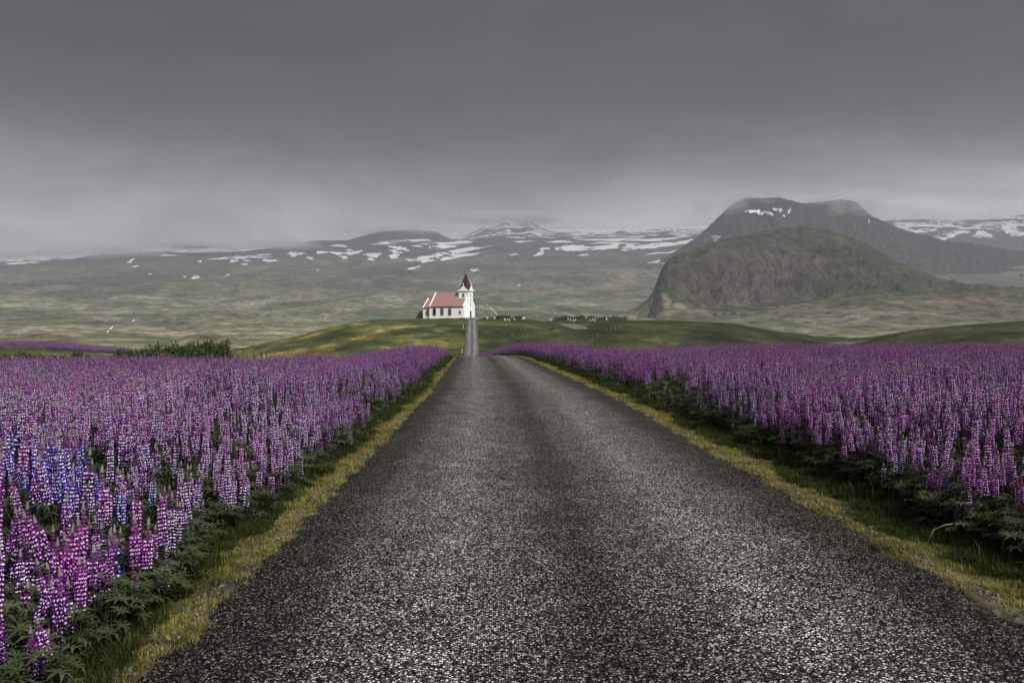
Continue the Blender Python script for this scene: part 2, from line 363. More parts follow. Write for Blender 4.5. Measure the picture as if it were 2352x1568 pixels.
def strip(d0, d1_, n, width, nc, raise_, jit=.0, xc=road_x, seed=0, geom=True):
    d = np.geomspace(d0, d1_, n) if geom else np.linspace(d0, d1_, n)
    s = np.linspace(-1, 1, nc)
    Dm, Sm = np.meshgrid(d, s, indexing='ij')
    wl = width / 2 + (fbm(Dm / .45, Sm * 0 + 3, 4, seed, .6) - .5) * jit * (Sm < 0) + (fbm(Dm / .45, Sm * 0 + 9, 4, seed + 5, .6) - .5) * jit * (Sm > 0)
    X = xc(Dm) + Sm * wl
    return Dm, Sm, X
Dm, Sm, X = strip(.35, 92, 1400, RW, 25, 0, .40)
cz = zcore(road_x(Dm.ravel()), Dm.ravel()).reshape(Dm.shape)
Z = cz + .035 * (1 - Sm ** 2) + .012 - .03 * (np.abs(Sm) > .99) + (fbm(X / 1.2, Dm / 1.2, 2, 61) - .5) * .008
me = mesh_np('road', np.stack([X, Dm, Z], -1).reshape(-1, 3), grid_faces(*Dm.shape), MR, True)
uvl = me.uv_layers.new(name='UVMap'); vi = np.empty(len(me.loops), np.int32); me.loops.foreach_get('vertex_index', vi)
uvd = np.stack([(X - road_x(Dm)).ravel(), Dm.ravel()], -1)[vi]; uvl.data.foreach_set('uv', uvd.astype(np.float32).ravel())
obj('road', me, kind='structure')

MR2 = newmat('pale_far_asphalt', (.16, .145, .145), .85, .2); b = MR2.node_tree.nodes['Principled BSDF']
uv = add(MR2, 'ShaderNodeUVMap', uv_map='UVMap'); sx = add(MR2, 'ShaderNodeSeparateXYZ'); link(MR2, uv.outputs[0], sx.inputs[0])
nn = add(MR2, 'ShaderNodeTexNoise', Scale=.4, Detail=5.0); mpp = add(MR2, 'ShaderNodeMapping'); mpp.inputs['Scale'].default_value = (1, .12, 1)
link(MR2, uv.outputs[0], mpp.inputs[0]); link(MR2, mpp.outputs[0], nn.inputs['Vector'])
m_ = add(MR2, 'ShaderNodeMath', operation='MULTIPLY_ADD'); link(MR2, sx.outputs[0], m_.inputs[0]); m_.inputs[1].default_value = .2; m_.inputs[2].default_value = .5
tr = ramp(MR2, m_.outputs[0], [(0, (.06, .057, .052)), (.2, (.11, .107, .102)), (.33, (.19, .186, .178)), (.48, (.095, .092, .088)), (.58, (.11, .107, .102)), (.70, (.20, .196, .188)), (.85, (.105, .102, .098)), (1, (.06, .057, .052))], 'EASE')
rn = ramp(MR2, nn.outputs[0], [(.3, .8), (.7, 1.2)]); xx = mulcol(MR2, tr.outputs[0], rn.outputs[0]); link(MR2, xx.outputs[2], b.inputs['Base Color'])
def hill_x(d): return (1083.5 - CX + 1.0 * sst(300, 400, d)) / F * d
Dm, Sm, X = strip(92, 396, 420, 4.5, 13, 0, .5, xc=lambda d: np.where(d < 240, road_x(d), hill_x(d) * sst(240, 280, d) + road_x(d) * (1 - sst(240, 280, d))), geom=False)
wide = 1 + 1.8 * sst(360, 388, Dm) ** 1.5
xcm = X - Sm * (np.abs(X[:, -1:] - X[:, :1]) / 2); X = xcm + (X - xcm) * wide * (1 - .14 * sst(290, 390, Dm))
Z = zground(X.ravel(), Dm.ravel()).reshape(X.shape) + .22 
me = mesh_np('road', np.stack([X, Dm, Z], -1).reshape(-1, 3), grid_faces(*Dm.shape), MR2, True)
uvl = me.uv_layers.new(name='UVMap'); vi = np.empty(len(me.loops), np.int32); me.loops.foreach_get('vertex_index', vi)
uvl.data.foreach_set('uv', np.stack([(Sm * 2.3).ravel(), Dm.ravel()], -1)[vi].astype(np.float32).ravel())
obj('road', me, kind='structure')

MP = noisy('pale_gravel', (.13, .12, .112), .3, .8)
def draped(name, poly, dguess, mat, raise_=.15, **props):
    """poly: rows/columns in the view; each point is put on the ground surface where it is seen"""
    pts = []
    for px_, py_ in poly:
        dd = np.linspace(dguess[0], dguess[1], 600); zz = zground((px_ - CX) / F * dd, dd)
        rows = HY - (zz - EYE) / dd * F; k = np.where(rows <= py_)[0]; k = k[0] if len(k) else len(dd) - 1
        pts.append(((px_ - CX) / F * dd[k], dd[k]))
    pts = np.array(pts); n = len(pts) // 2
    A, B = pts[:n], pts[n:][::-1]; m = 9; T = np.linspace(0, 1, m)[None, :, None]
    G = A[:, None] * (1 - T) + B[:, None] * T
    k = 6; G2 = np.concatenate([G[i:i + 1] + (G[i + 1:i + 2] - G[i:i + 1]) * (j / k) for i in range(n - 1) for j in range(k)] + [G[-1:]])
    z = zground(G2[..., 0].ravel(), G2[..., 1].ravel()) + raise_
    Vv = np.stack([G2[..., 0].ravel(), G2[..., 1].ravel(), z], -1)
    f = grid_faces(G2.shape[0], m)
    a, b_, c_ = Vv[f[0, 0]], Vv[f[0, 1]], Vv[f[0, 2]]
    if np.cross(b_ - a, c_ - a)[2] < 0: f = f[:, ::-1]
    return obj(name, mesh_np(name, Vv, f, mat, True), **props)
draped('path', [(1290, 743.5), (1320, 745), (1345, 751), (1352, 757), (1318, 757.5), (1305, 753), (1290, 748), (1281, 744)], (235, 398), MP, .2, kind='structure')
draped('path', [(1900, 788.5), (1930, 787), (1960, 786.5), (1990, 783.5), (1992, 785), (1968, 789), (1940, 791), (1915, 792)], (230, 420), MP, .25, kind='structure')

# ------------------------------------------------------------------ mountains
MM = newmat('rock_and_moss_slope', rough=.95, spec=.1); b = MM.node_tree.nodes['Principled BSDF']
va = add(MM, 'ShaderNodeVertexColor', layer_name='Col'); tco = add(MM, 'ShaderNodeTexCoord')
na = add(MM, 'ShaderNodeTexNoise', Scale=.035, Detail=10.0, Roughness=.72); link(MM, tco.outputs['Object'], na.inputs['Vector'])
ra = ramp(MM, na.outputs[0], [(.38, .28), (.62, 1.75)]); xa = mulcol(MM, va.outputs[0], ra.outputs[0]); link(MM, xa.outputs[2], b.inputs['Base Color'])
bu = add(MM, 'ShaderNodeBump', Strength=1.0, Distance=16.0); link(MM, na.outputs[0], bu.inputs['Height']); link(MM, bu.outputs[0], b.inputs['Normal'])
class Ridge: pass
def mountain(name, sil, dr, db, base_row, prof, colour, nz_amp=10, nx=420, nyy=150, back=900, gully=0, seed=0, calm=0):
    """a real massif: skyline given as rows seen from the road, foot at distance db, crest at dr, and a back slope"""
    x0, x1 = sil[0][0], sil[-1][0]; px_ = np.linspace(x0, x1, nx); row = lin(px_, sil)
    R = Ridge(); 
    t = np.concatenate([np.linspace(0, 1, nyy), 1 + np.linspace(0, 1, 24)[1:]])
    T, PX = np.meshgrid(t, px_, indexing='ij'); ROW = np.broadcast_to(row, T.shape)
    br = lin(PX, base_row) if hasattr(base_row, '__len__') else base_row
    drr = dr(PX) if callable(dr) else dr
    dbb = db(PX) if callable(db) else db
    Yd = np.where(T <= 1, dbb + (drr - dbb) * T, drr + back * (T - 1))
    # widen the plan: columns fan out from the crest's own position
    Xd = (PX - CX) / F * Yd
    z0 = zat(br, dbb); z1 = zat(ROW, drr)
    k = prof(np.clip(T, 0, 1), PX)
    Zd = z0 + (z1 - z0) * k
    Zd = np.where(T > 1, z1 - (z1 - z0 + 60) * (T - 1) ** 1.3, Zd)
    cm = sst(calm - .1, calm + .15, T) * .92 + .08 if calm else 1.0
    amp = nz_amp * np.sin(np.clip(T, 0, 1) * math.pi) ** .7 * cm
    nn_ = fbm(Xd / 120, Yd / 120, 6, seed, .55) - .5
    if gully:
        gl = 1 - np.abs(2 * fbm(Xd / 60 + nn_ * 1.5, Yd / 400, 4, seed + 9) - 1)
        Zd = Zd - cm * gully * ((gl * .5 + .5 * (1 - np.abs(2 * fbm(Xd / 55 + 40, Yd / 70 + Zd / 40, 5, seed + 19, .6) - 1))) ** 3) * np.sin(np.clip(T, 0, 1) * math.pi) ** .6 * np.clip(np.gradient(k, axis=0) * nyy, 0, 2)
    Zd = Zd + amp * nn_ * 2 + (fbm(PX / 6, T * 0 + .5, 4, seed + 3) - .5) * nz_amp * .25 * (T > .5)
    slope = np.gradient(Zd, axis=0) / np.maximum(np.gradient(Yd, axis=0), 1e-3)
    cc = colour(PX.ravel(), T.ravel(), slope.ravel(), Xd.ravel(), Yd.ravel(), Zd.ravel())
    me = mesh_np(name, np.stack([Xd, Yd, Zd], -1).reshape(-1, 3), grid_faces(*T.shape), MM, True, cc)
    o = obj(name, me, kind='structure')
    R.o = o; R.X, R.Y, R.Z, R.PX, R.T = Xd, Yd, Zd, PX, T; R.ROW = HY - (Zd - EYE) / Yd * F
    return R

# domed hill with a broken cliff face
def p_dome(t, px):
    cl = (1 - sst(1620, 1900, px))                 # steep cliff on one flank, even slope on the other
    kp = lin(px, [(1425, .5), (1500, .36), (1600, .28), (1750, .25), (1900, .29), (2100, .56), (2200, .68), (2352, .85), (2700, .9)])
    s_ = np.clip((t - .45) / .55, 0, 1)
    f = (.5 * sst(0, .5, s_) + .5 * s_ ** .9) * cl + s_ ** .85 * (1 - cl)
    return np.where(t < .45, kp * (t / .45), kp + (1 - kp) * f)
    a = np.where(t < .30, .36 * (t / .30) ** 1.1, .36 + .38 * sst(.30, .62, t) + .26 * ((np.clip(t, .30, 1) - .30) / .70) ** .9)
    b_ = t ** .80
    return a * cl + b_ * (1 - cl)
def c_dome(px, t, s, X, Y, Z):
    g = mixc((.024, .034, .015), (.050, .056, .026), sst(.35, .65, fbm(X / 90, Y / 90, 5, 70)))
    n = fbm(X / 40, Z / 22, 5, 71, .6)
    rock = mixc((.018, .014, .016), (.050, .040, .038), sst(.4, .7, n))
    rk = sst(1475, 1515, px) * sst(.52, .60, n + .16 * (1 - sst(1650, 1850, px)) * sst(.45, .6, t) * (1 - sst(.7, .9, t)) - .07)
    c = mixc(g, rock, rk * sst(.42, .55, t) * (1 - sst(.90, 1, t)) * (1 - sst(1820, 1960, px)))
    scree = mixc((.060, .048, .040), (.085, .068, .052), n)
    c = mixc(c, scree, np.clip(np.exp(-((px - 1700 - 260 * (t - .4)) / 120) ** 2) * sst(.40, .5, t) * (1 - sst(.65, .9, t)) * 1.5 * sst(.3, .6, n + .1), 0, 1))
    row = HY - (Z - EYE) / Y * F + (fbm(X / 60, Y / 60, 4, 77) - .5) * 50; rl = lin(px, [(1425, 650), (1500, 676), (1600, 708), (1750, 712), (1900, 704), (2100, 690), (2352, 682)])
    plain = mixc((.115, .115, .062), (.185, .165, .110), sst(.38, .62, fbm(X / 150, Y / 55, 6, 78, .6)))
    plain = mixc(plain, (.15, .110, .085), sst(.5, .68, fbm(X / 300, Y / 120, 5, 79)) * .6 * sst(1600, 1750, px))
    foot = mixc((.095, .100, .045), (.17, .150, .08), sst(.4, .6, fbm(X / 50 + Y / 80, Y / 50, 5, 74)))
    c = mixc(c, foot, .45 * (1 - sst(.5, .8, t + .2 * (n - .5))) * (1 - sst(1560, 1640, px)) + .5 * sst(rl - 60, rl, row) * sst(1850, 1950, px))
    c = mixc(c, plain, sst(rl - 8, rl + 10, row))
    return c
dome = mountain('hill', [(1425, 734), (1450, 719), (1470, 702), (1490, 684), (1503, 662), (1512, 636), (1523, 612), (1534, 597), (1560, 583), (1650, 553), (1750, 531), (1800, 524), (1850, 522.5), (1900, 529), (1960, 548), (2010, 572), (2050, 597), (2110, 622), (2170, 642), (2250, 657), (2352, 668), (2500, 684), (2700, 706)],
                lambda p: lin(p, [(1425, 2020), (1500, 2150), (1600, 2350), (1720, 2500)]), lambda p: lin(p, [(1425, 1700), (1500, 1600), (1600, 1500), (1800, 1500), (2700, 1500)]), [(1425, 760), (1500, 766), (1600, 774), (1800, 776), (1900, 776), (2100, 772), (2352, 768), (2700, 768)], p_dome, c_dome, nz_amp=24, gully=34, calm=.45, seed=80, nx=520, nyy=220)
# flat-topped mountain behind it
def p_mesa(t, px): return np.where(t < .7, .62 * (t / .7) ** 1.2, .62 + .38 * sst(.7, .97, t))
def c_mesa(px, t, s, X, Y, Z):
    n = fbm(X / 150, Y / 150, 5, 90)
    c = mixc((.036, .038, .030), (.07, .066, .05), sst(.4, .65, n))
    c = mixc(c, (.022, .020, .024), sst(.55, .75, t) * .85)
    return c
mesa = mountain('mountain', [(1480, 640), (1520, 596), (1560, 572), (1600, 545), (1640, 508), (1668, 481), (1690, 466), (1705, 457), (1740, 456), (1785, 454), (1810, 463), (1840, 469), (1870, 468), (1900, 464), (1935, 462), (1962, 468), (1985, 486), (2000, 500), (2030, 512), (2060, 524), (2110, 540), (2170, 554), (2240, 562), (2300, 572), (2352, 582), (2600, 610), (2900, 640)],
                4300, lambda p: lin(p, [(1480, 3900), (1700, 3100), (2900, 3000)]), [(1480, 690), (1700, 690), (2352, 672), (2900, 690)], p_mesa, c_mesa, nz_amp=44, gully=80, seed=90, back=1400)
# the higher snow country behind the plateau edge
def c_ice(px, t, s, X, Y, Z):
    n = fbm(PXs(px), t * 26 + px / 130, 5, 95, .6)
    snow = np.tile([.56, .57, .60], (len(px), 1)); rock = np.tile([.05, .048, .055], (len(px), 1))
    th = lin(t, [(0, .30), (.5, .42), (.75, .60), (1, .66)])
    return mixc(snow, rock, sst(th + .05, th + .09, 1 - n - .15 * (px < 700) + lin(px, [(1050, 0), (1090, .12), (1260, .12), (1290, 0)]) * (t > .45)))
def PXs(px): return px / 34
ice = mountain('snow_mountain', [(1010, 552), (1060, 541), (1090, 533), (1110, 520), (1140, 512), (1160, 505), (1195, 511), (1215, 507), (1240, 517), (1258, 527), (1300, 527), (1400, 527), (1500, 523), (1560, 519), (1640, 520), (1760, 520), (1900, 530)],
               7600, 5900, [(1010, 560), (1900, 556)], lambda t, px: t ** .9, c_ice, nz_amp=6, nx=420, nyy=120, seed=97)
icer = mountain('snow_mountain', [(2000, 508), (2060, 506), (2120, 504), (2200, 508), (2280, 498), (2352, 494), (2600, 490)], 7600, 5300, [(2000, 572), (2200, 580), (2352, 590), (2600, 590)],
                lambda t, px: t ** .85, lambda *a: c_ice(a[0], a[1] * .35 , *a[2:]), nz_amp=8, nx=300, nyy=120, seed=99)
icel = mountain('snow_mountain', [(-400, 590), (0, 594), (90, 588), (150, 590), (220, 584), (300, 574), (350, 572), (400, 575), (450, 571), (520, 574), (640, 570)], 7600, 5900, [(-400, 606), (150, 600), (300, 584), (640, 576)],
                lambda t, px: t ** .9, lambda *a: c_ice(a[0], a[1] * .5, *a[2:]), nz_amp=4, nx=300, nyy=60, seed=101)

# snow patches, laid on the slopes they melt on
MSN = noisy('old_snow', (.60, .61, .64), .12, .03)
def ground_hit(px_, py_, lo=700, hi=5650):
    dd = np.geomspace(lo, hi, 900); rows = HY - (zground((px_ - CX) / F * dd, dd) - EYE) / dd * F
    k = np.where(rows <= py_)[0]
    if not len(k): return None
    d = dd[k[0]]; return ((px_ - CX) / F * d, d, zat(py_, d))
def ridge_hit(R, px_, py_):
    j = int(np.argmin(np.abs(R.PX[0] - px_))); rows = R.ROW[:, j]; k = np.where(rows <= py_)[0]
    if not len(k): return None
    return (R.X[k[0], j], R.Y[k[0], j], R.Z[k[0], j])
snow_v = []; snow_f = []
def snow(px_, py_, w, h, tilt=0, where=None, seed=None):
    """an uneven outline of half-width w and half-height h as seen, each point hit on the slope"""
    s_ = int(px_ * 7 + py_) if seed is None else seed; r = random.Random(s_)
    n = 44 if w > 20 else 20; pts = []
    ph = [r.uniform(0, 6.3) for _ in range(4)]
    def hit(a, b_):
        if where is None: return ground_hit(a, b_)
        return ridge_hit(where, a, b_) or ground_hit(a, b_)
    c0 = hit(px_, py_)
    if c0 is None: return
    for k in range(n):
        th = 2 * math.pi * k / n
        rr = .95 + .22 * math.sin(2 * th + ph[0]) + .18 * math.sin(3 * th + ph[1]) + .15 * math.sin(5 * th + ph[2]) + .12 * math.sin(9 * th + ph[3]) + r.uniform(-.12, .12)
        a = w * rr * math.cos(th); b_ = h * rr * math.sin(th)
        q_ = hit(px_ + a, py_ - b_ - a * tilt)
        if q_ is None: q_ = c0
        pts.append(q_)
    base = len(snow_v); lift = c0[1] * .0012
    for q_ in [c0] + pts:
        s2 = 1 - .0035                           # lifted off the slope, towards the open air
        snow_v.append((q_[0] * s2, q_[1] * s2 , (q_[2] - EYE) * s2 + EYE + .6))
    for k in range(n): snow_f.append((base, base + 1 + k, base + 1 + (k + 1) % n))
for a in [(40, 603, 50, 3.5, .02), (115, 597, 25, 2, -.05), (300, 601, 9, 4, .5), (312, 612, 6, 2, .2), (460, 601, 6, 2), (553, 592, 55, 4, .05), (400, 586, 30, 2, 0), (560, 593, 9, 2), (568, 599, 8, 2), (619, 599, 15, 3.5), (563, 607, 8, 2, .1), (345, 630, 4, 2), (520, 634, 8, 2.5, .5),
          (770, 629, 3, 1.2), (800, 630, 13, 3.5, .15), (844, 588, 14, 2, .0), (940, 589, 12, 3.5, .2), (1033, 586, 16, 2), (1145, 590, 16, 4, 0), (1178, 588, 14, 3.5), (1137, 571, 12, 3.5, .2), (1060, 578, 16, 2), (1187, 576, 8, 2.5, .5), (1240, 583, 8, 3, -.4), (1250, 600, 10, 2),
          (1212, 563, 18, 2, .05), (1290, 571, 22, 4, .05), (1330, 562, 30, 2, 0), (1345, 570, 26, 3, .05)]:
    if a[0] < 700 or a[0] > 4000: snow(*a)
for a in [(605, 585.5, 15, 2.2), (672, 584, 12, 5, -.1), (690, 583, 11, 3), (740, 580, 12, 3.5), (775, 582, 14, 4), (812, 581, 18, 5, .15), (790, 591, 10, 3.5), (858, 586, 20, 5.5, .12), (905, 589, 14, 5), (917, 574, 26, 6.5, -.05), (780, 565, 18, 3), (803, 575, 9, 2),
          (852, 596, 9, 3), (938, 597, 7, 2), (968, 592, 6, 4), (712, 593, 8, 3), (950, 553, 66, 3, 0), (880, 560, 30, 2.5, 0), (1016, 563, 70, 6.5, .03), (1035, 586, 92, 8.5, .17), (985, 593, 34, 7, .12), (950, 616, 15, 3, .15), (1090, 620.5, 12, 2.6), (730, 621, 4, 1.8), (537, 600, 8, 3, .2),
          (1250, 572, 12, 3), (1325, 569, 32, 5.5, .0), (1380, 569, 42, 6, .12), (1300, 571, 30, 5), (1480, 568, 52, 5.5, .1), (1410, 559, 50, 2.6), (1540, 560, 44, 3.5, .05), (1240, 583, 14, 4, .2), (1340, 586, 15, 1.8, .1), (1510, 582, 22, 2, .1), (1290, 556, 40, 2), (1600, 552, 42, 3.5, .1), (1500, 551, 60, 3, .03), (1400, 551, 70, 2.6, .0),
          (1447, 565, 16, 3), (1560, 577, 22, 4.5, .2), (1518, 600, 22, 5, .25), (1192, 656, 4, 2.2), (450, 637, 11, 3.5, .15), (425, 636, 3, 2), (1180, 585, 10, 2), (1200, 555, 24, 1.6), (1130, 548, 34, 1.5), (1610, 556, 20, 6, .3)]:
    snow(*a)
for a in [(1745, 494, 26, 4.5, 0), (1787, 485, 10, 4, -.3), (1812, 487, 5, 5, .8), (1806, 495, 5, 2, .6), (1800, 499, 3, 3), (1993, 515, 3, 1.5), (1632, 556, 20, 4.5, .15)]: snow(*a, where=mesa)
for a in [(2110, 532, 34, 5, .12), (2150, 520, 50, 3), (2190, 540, 20, 4.5, .3), (2255, 538, 16, 8, -.1), (2310, 528, 12, 8), (2330, 518, 26, 5), (2165, 549, 10, 4), (2185, 558, 7, 3), (2230, 525, 30, 2.5), (2285, 553, 12, 2), (2320, 568, 12, 2.5), (2345, 540, 14, 5), (2060, 520, 40, 3)]: snow(*a, where=icer)
me = bpy.data.meshes.new('snow'); me.from_pydata(snow_v, [], snow_f); me.materials.append(MSN); me.update()
o = obj('snow', me, kind='structure')
for p in me.polygons:
    if p.normal.z < 0: p.flip()

# waterfalls and the stream
MW = newmat('white_water', (.80, .82, .85), .5, .5)
def ribbon(name, poly, w, **props):
    mb = MB(); prev = None
    for px_, py_ in poly:
        q_ = ground_hit(px_, py_, 560)
        if q_ is None: continue
        q_ = Vector(q_) * .996 + Vector((0, 0, .5 + EYE * .004)); ww = w * q_.y / F
        cur = (q_ - Vector((ww, 0, 0)), q_ + Vector((ww * random.uniform(.6, 1.2), 0, 0)))
        if prev: mb.poly([prev[0], cur[0], cur[1], prev[1]])
        prev = cur
    return obj(name, mb.mesh(name, MW), **props)
ribbon('water', [(247, 764), (250, 760), (254, 756), (257, 753), (260, 750)], 2.6, kind='structure')
ribbon('water', [(1112, 695), (1118, 700), (1125, 706), (1131, 712), (1138, 718), (1142, 724)], .8, kind='structure')
ribbon('water', [(304, 739), (307, 737), (309, 735)], 2, kind='structure')
#PART2
# ------------------------------------------------------------------ lupine building blocks
def colmat(name, rough=.6, spec=.3, vary=.0, trans=0.0):
    m = newmat(name, rough=rough, spec=spec); b = m.node_tree.nodes['Principled BSDF']
    va = add(m, 'ShaderNodeVertexColor', layer_name='Col'); src = va.outputs[0]
    if vary:
        oi = add(m, 'ShaderNodeObjectInfo'); r = ramp(m, oi.outputs['Random'], [(0, 1 - vary), (1, 1 + vary)])
        x_ = mulcol(m, src, r.outputs[0]); src = x_.outputs[2]
    link(m, src, b.inputs['Base Color'])
    if trans:
        b.inputs['Transmission Weight'].default_value = 0
        tl = add(m, 'ShaderNodeBsdfTranslucent'); link(m, src, tl.inputs[0]); mx = add(m, 'ShaderNodeMixShader'); mx.inputs[0].default_value = trans
        o_ = m.node_tree.nodes['Material Output']; link(m, b.outputs[0], mx.inputs[1]); link(m, tl.outputs[0], mx.inputs[2]); link(m, mx.outputs[0], o_.inputs[0])
    return m
MPET = colmat('lupine_petal', .8, .04, .12, .12)
MLEAF = colmat('lupine_leaf', .75, .08, .3, .12)
MSTEM = newmat('lupine_stem', (.035, .045, .025), .7, .2)
PAL = {   # banner, wing low, wing mid, top bud
 'violet': ((.84, .80, .86), (.055, .001, .13), (.13, .001, .20), (.22, .006, .25)),
 'magenta': ((.80, .62, .80), (.09, .001, .14), (.22, .001, .23), (.32, .004, .27)),
 'blue': ((.88, .88, .92), (.012, .012, .36), (.050, .008, .30), (.20, .02, .26)),
 'purple': ((.82, .68, .84), (.070, .001, .13), (.15, .001, .20), (.25, .006, .24)),
 'pale': ((.88, .84, .90), (.13, .03, .24), (.22, .05, .30), (.34, .12, .34)),
}
def mixt(a, b, t): return tuple(a[i] * (1 - t) + b[i] * t for i in range(3))
def spike(kind, seed, H=.30, R=.034, lod=0, bloom=.8):
    """flower spike with its base at z=0: separated whorls of two-tone florets, closed buds above, a silvery tip"""
    r = random.Random(seed); mb = MB(); ban, lo, mi, top = PAL[kind]
    nw, nf = ((13, 9), (11, 7), (8, 5))[lod]
    lean = Vector((r.uniform(-.02, .02), r.uniform(-.02, .02), 0))
    def axis(t): return lean * t * t + Vector((0, 0, H * t))
    for k in range(nw):
        t = (k + .5) / nw * .93
        c = axis(t) + Vector((0, 0, r.uniform(-.0025, .0025))); opened = t < bloom
        rr = R * (1.04 - .36 * t) * (1 if opened else max(.25, 1 - (t - bloom) / (1 - bloom) * .95))
        n_ = nf if opened else max(4, nf - 2)
        ph = r.uniform(0, 6.3)
        for j in range(n_):
            th = ph + 2 * math.pi * j / n_ + r.uniform(-.2, .2)
            if opened and r.random() < .10: continue
            e = Vector((math.cos(th), math.sin(th), 0)); s_ = Vector((-e.y, e.x, 0)); up = Vector((0, 0, 1))
            q = r.uniform(.82, 1.15) * (1.0, 1.14, 1.45)[lod]
            if opened:
                cw = mixt(lo, mi, min(1, t / bloom * 1.1) * r.uniform(.7, 1.1)); cw = tuple(max(0, v) for v in cw)
                o_ = c + e * rr * .34 + up * r.uniform(-.002, .002); tip = c + e * rr * 1.02 * q ** .3 + up * (.001 + .004 * r.random())
                mid = (o_ + tip) / 2 + e * rr * .12; w_ = .0074 * q; h_ = .0066 * q
                Vv = [o_, mid + s_ * w_, mid + up * h_ * .7, mid - s_ * w_, mid - up * h_, tip + up * .001]
                mb.raw(Vv, [(0, 1, 2), (0, 2, 3), (0, 3, 4), (0, 4, 1), (5, 2, 1), (5, 3, 2), (5, 4, 3), (5, 1, 4)], cw)
                # banner: an upright folded petal, white in front and coloured at its rim
                bw = .0060 * q * r.uniform(.65, 1.15) * (.95, .70, .36)[lod]; bz = .0115 * q * (.92, .72, .42)[lod] * (1 if t > .08 else .8)
                b0 = c + e * rr * .52 + up * h_ * .5 + s_ * r.uniform(-.002, .002); tl_ = b0 + up * bz + s_ * bw - e * .001 ; tr_ = b0 + up * bz - s_ * bw - e * .001; md = b0 + up * bz * 1.02 + e * .006
                wt = ban if r.random() > .18 + .17 * lod + .6 * max(0, t - .35) else mixt(mi, ban, .35)
                mb.raw([b0 + e * .002, tl_, md, tr_, b0 + e * .009], [(4, 1, 2), (4, 2, 3), (0, 1, 4), (0, 4, 3)], wt)
                if lod < 2:
                    mb.raw([b0 - e * .001, tl_ + s_ * .0015 - e * .0015, md - e * .003, tr_ - s_ * .0015 - e * .0015], [(0, 2, 1), (0, 3, 2)], mixt(mi, top, .4))
            else:
                u_ = (t - bloom) / (1 - bloom); cb = mixt(top, (.20, .16, .18), min(1, max(0, u_ * (1.4, 1.0, .8)[lod] + r.uniform(-.3, .1))))
                o_ = c + e * rr * .15; w_ = .0045 * q * (1 - .4 * u_); tip = c + e * rr * .62 + up * (.010 + .006 * u_); mid = (o_ + tip) / 2 + e * rr * .18 - up * .002
                mb.raw([o_, mid + s_ * w_, mid - s_ * w_, tip, mid + e * w_ * .8], [(0, 1, 4), (0, 4, 2), (1, 3, 4), (4, 3, 2), (0, 2, 1), (1, 2, 3)], cb)
    me = mb.mesh(f'lupine_spike_{kind}', MPET, col=True)
    return me, axis
def tip_mesh(kind, seed, H, axis, lod=0):
    r = random.Random(seed + 5); mb = MB(); c0 = axis(.88)
    g = mixt((.20, .22, .16), PAL[kind][3], (.25, .35, .6)[lod]); n = (7, 5, 3)[lod]; m = (6, 5, 4)[lod]
    for k in range(n):
        t = k / n; rr = .0078 * (1 - t) ** .8 + .0015
        for j in range(m):
            th = 2 * math.pi * (j + .5 * (k % 2)) / m; e = Vector((math.cos(th), math.sin(th), 0)); s_ = Vector((-e.y, e.x, 0))
            o_ = c0 + Vector((0, 0, H * .13 * t)); w_ = .0042
            mb.raw([o_ + e * rr * .4, o_ + e * rr + s_ * w_ + Vector((0, 0, .005)), o_ + e * rr - s_ * w_ + Vector((0, 0, .005)), o_ + e * rr * .8 + Vector((0, 0, .017))], [(0, 1, 2), (1, 3, 2), (0, 3, 1), (0, 2, 3)], mixt(g, (.36, .37, .32), r.random() ** 2 * .7))
    return mb.mesh('lupine_bud_tip', MPET, col=True)
def stem_mesh(h, H, axis, lod=0):
    mb = MB(); a = axis(.95); pts = [(0, 0, -h), (.006, 0, -h * .5), (0, 0, 0), tuple(axis(.5)), tuple(a)]
    mb.tube(pts, [.0042, .0040, .0034, .0028, .0018], (5, 4, 3)[lod]); return mb.mesh('lupine_stem', MSTEM, smooth=True)
def leaf_into(mb, o, yaw, pitch, L=.085, plen=.13, n=8, r=random, q=1, ctint=None):
    """palmate leaf: a petiole and a wheel of folded lance-shaped leaflets"""
    d = Vector((math.cos(yaw) * math.cos(pitch), math.sin(yaw) * math.cos(pitch), math.sin(pitch)))
    c = o + d * plen; g = ctint or mixt((.011, .020, .007), (.028, .042, .016), r.random())
    if q: mb.tube([o, o + d * plen * .5 + Vector((0, 0, .006)), c], [.0017, .0015, .0012], 3, mixt(g, (.12, .14, .06), .4), cap=False)
    nrm = (Vector((d.x * .45, d.y * .45, 1)) + Vector((r.uniform(-.3, .3), r.uniform(-.3, .3), 0))).normalized(); a = nrm.orthogonal().normalized(); b_ = nrm.cross(a)
    for k in range(n):
        th = 2 * math.pi * k / n + r.uniform(-.12, .12); ll = L * r.uniform(.75, 1.1) * (.72 if abs(((th - 0) % 6.28) - 3.14) < .7 else 1)
        e = a * math.cos(th) + b_ * math.sin(th); s_ = nrm.cross(e); w_ = ll * .115
        m_ = c + e * ll * .55 + nrm * ll * .12; t_ = c + e * ll - nrm * ll * r.uniform(-.05, .22)
        cc = mixt(g, (.085, .105, .048), r.random() ** 2 * .5)
        fold = nrm * w_ * .7
        mb.raw([c, m_ + s_ * w_ + fold, m_, m_ - s_ * w_ + fold, t_], [(0, 1, 2), (2, 1, 4), (0, 2, 3), (3, 2, 4)], [mixt(g, (.16, .18, .09), .5), cc, mixt(cc, (.12, .14, .07), .3), cc, cc])
def leaf_mesh(seed):
    mb = MB(); r = random.Random(seed); leaf_into(mb, Vector((0, 0, 0)), 0, r.uniform(.35, .8), r.uniform(.075, .10), r.uniform(.09, .16), 8 if seed % 2 else 9, r); return mb.mesh('lupine_leaf', MLEAF, col=True)
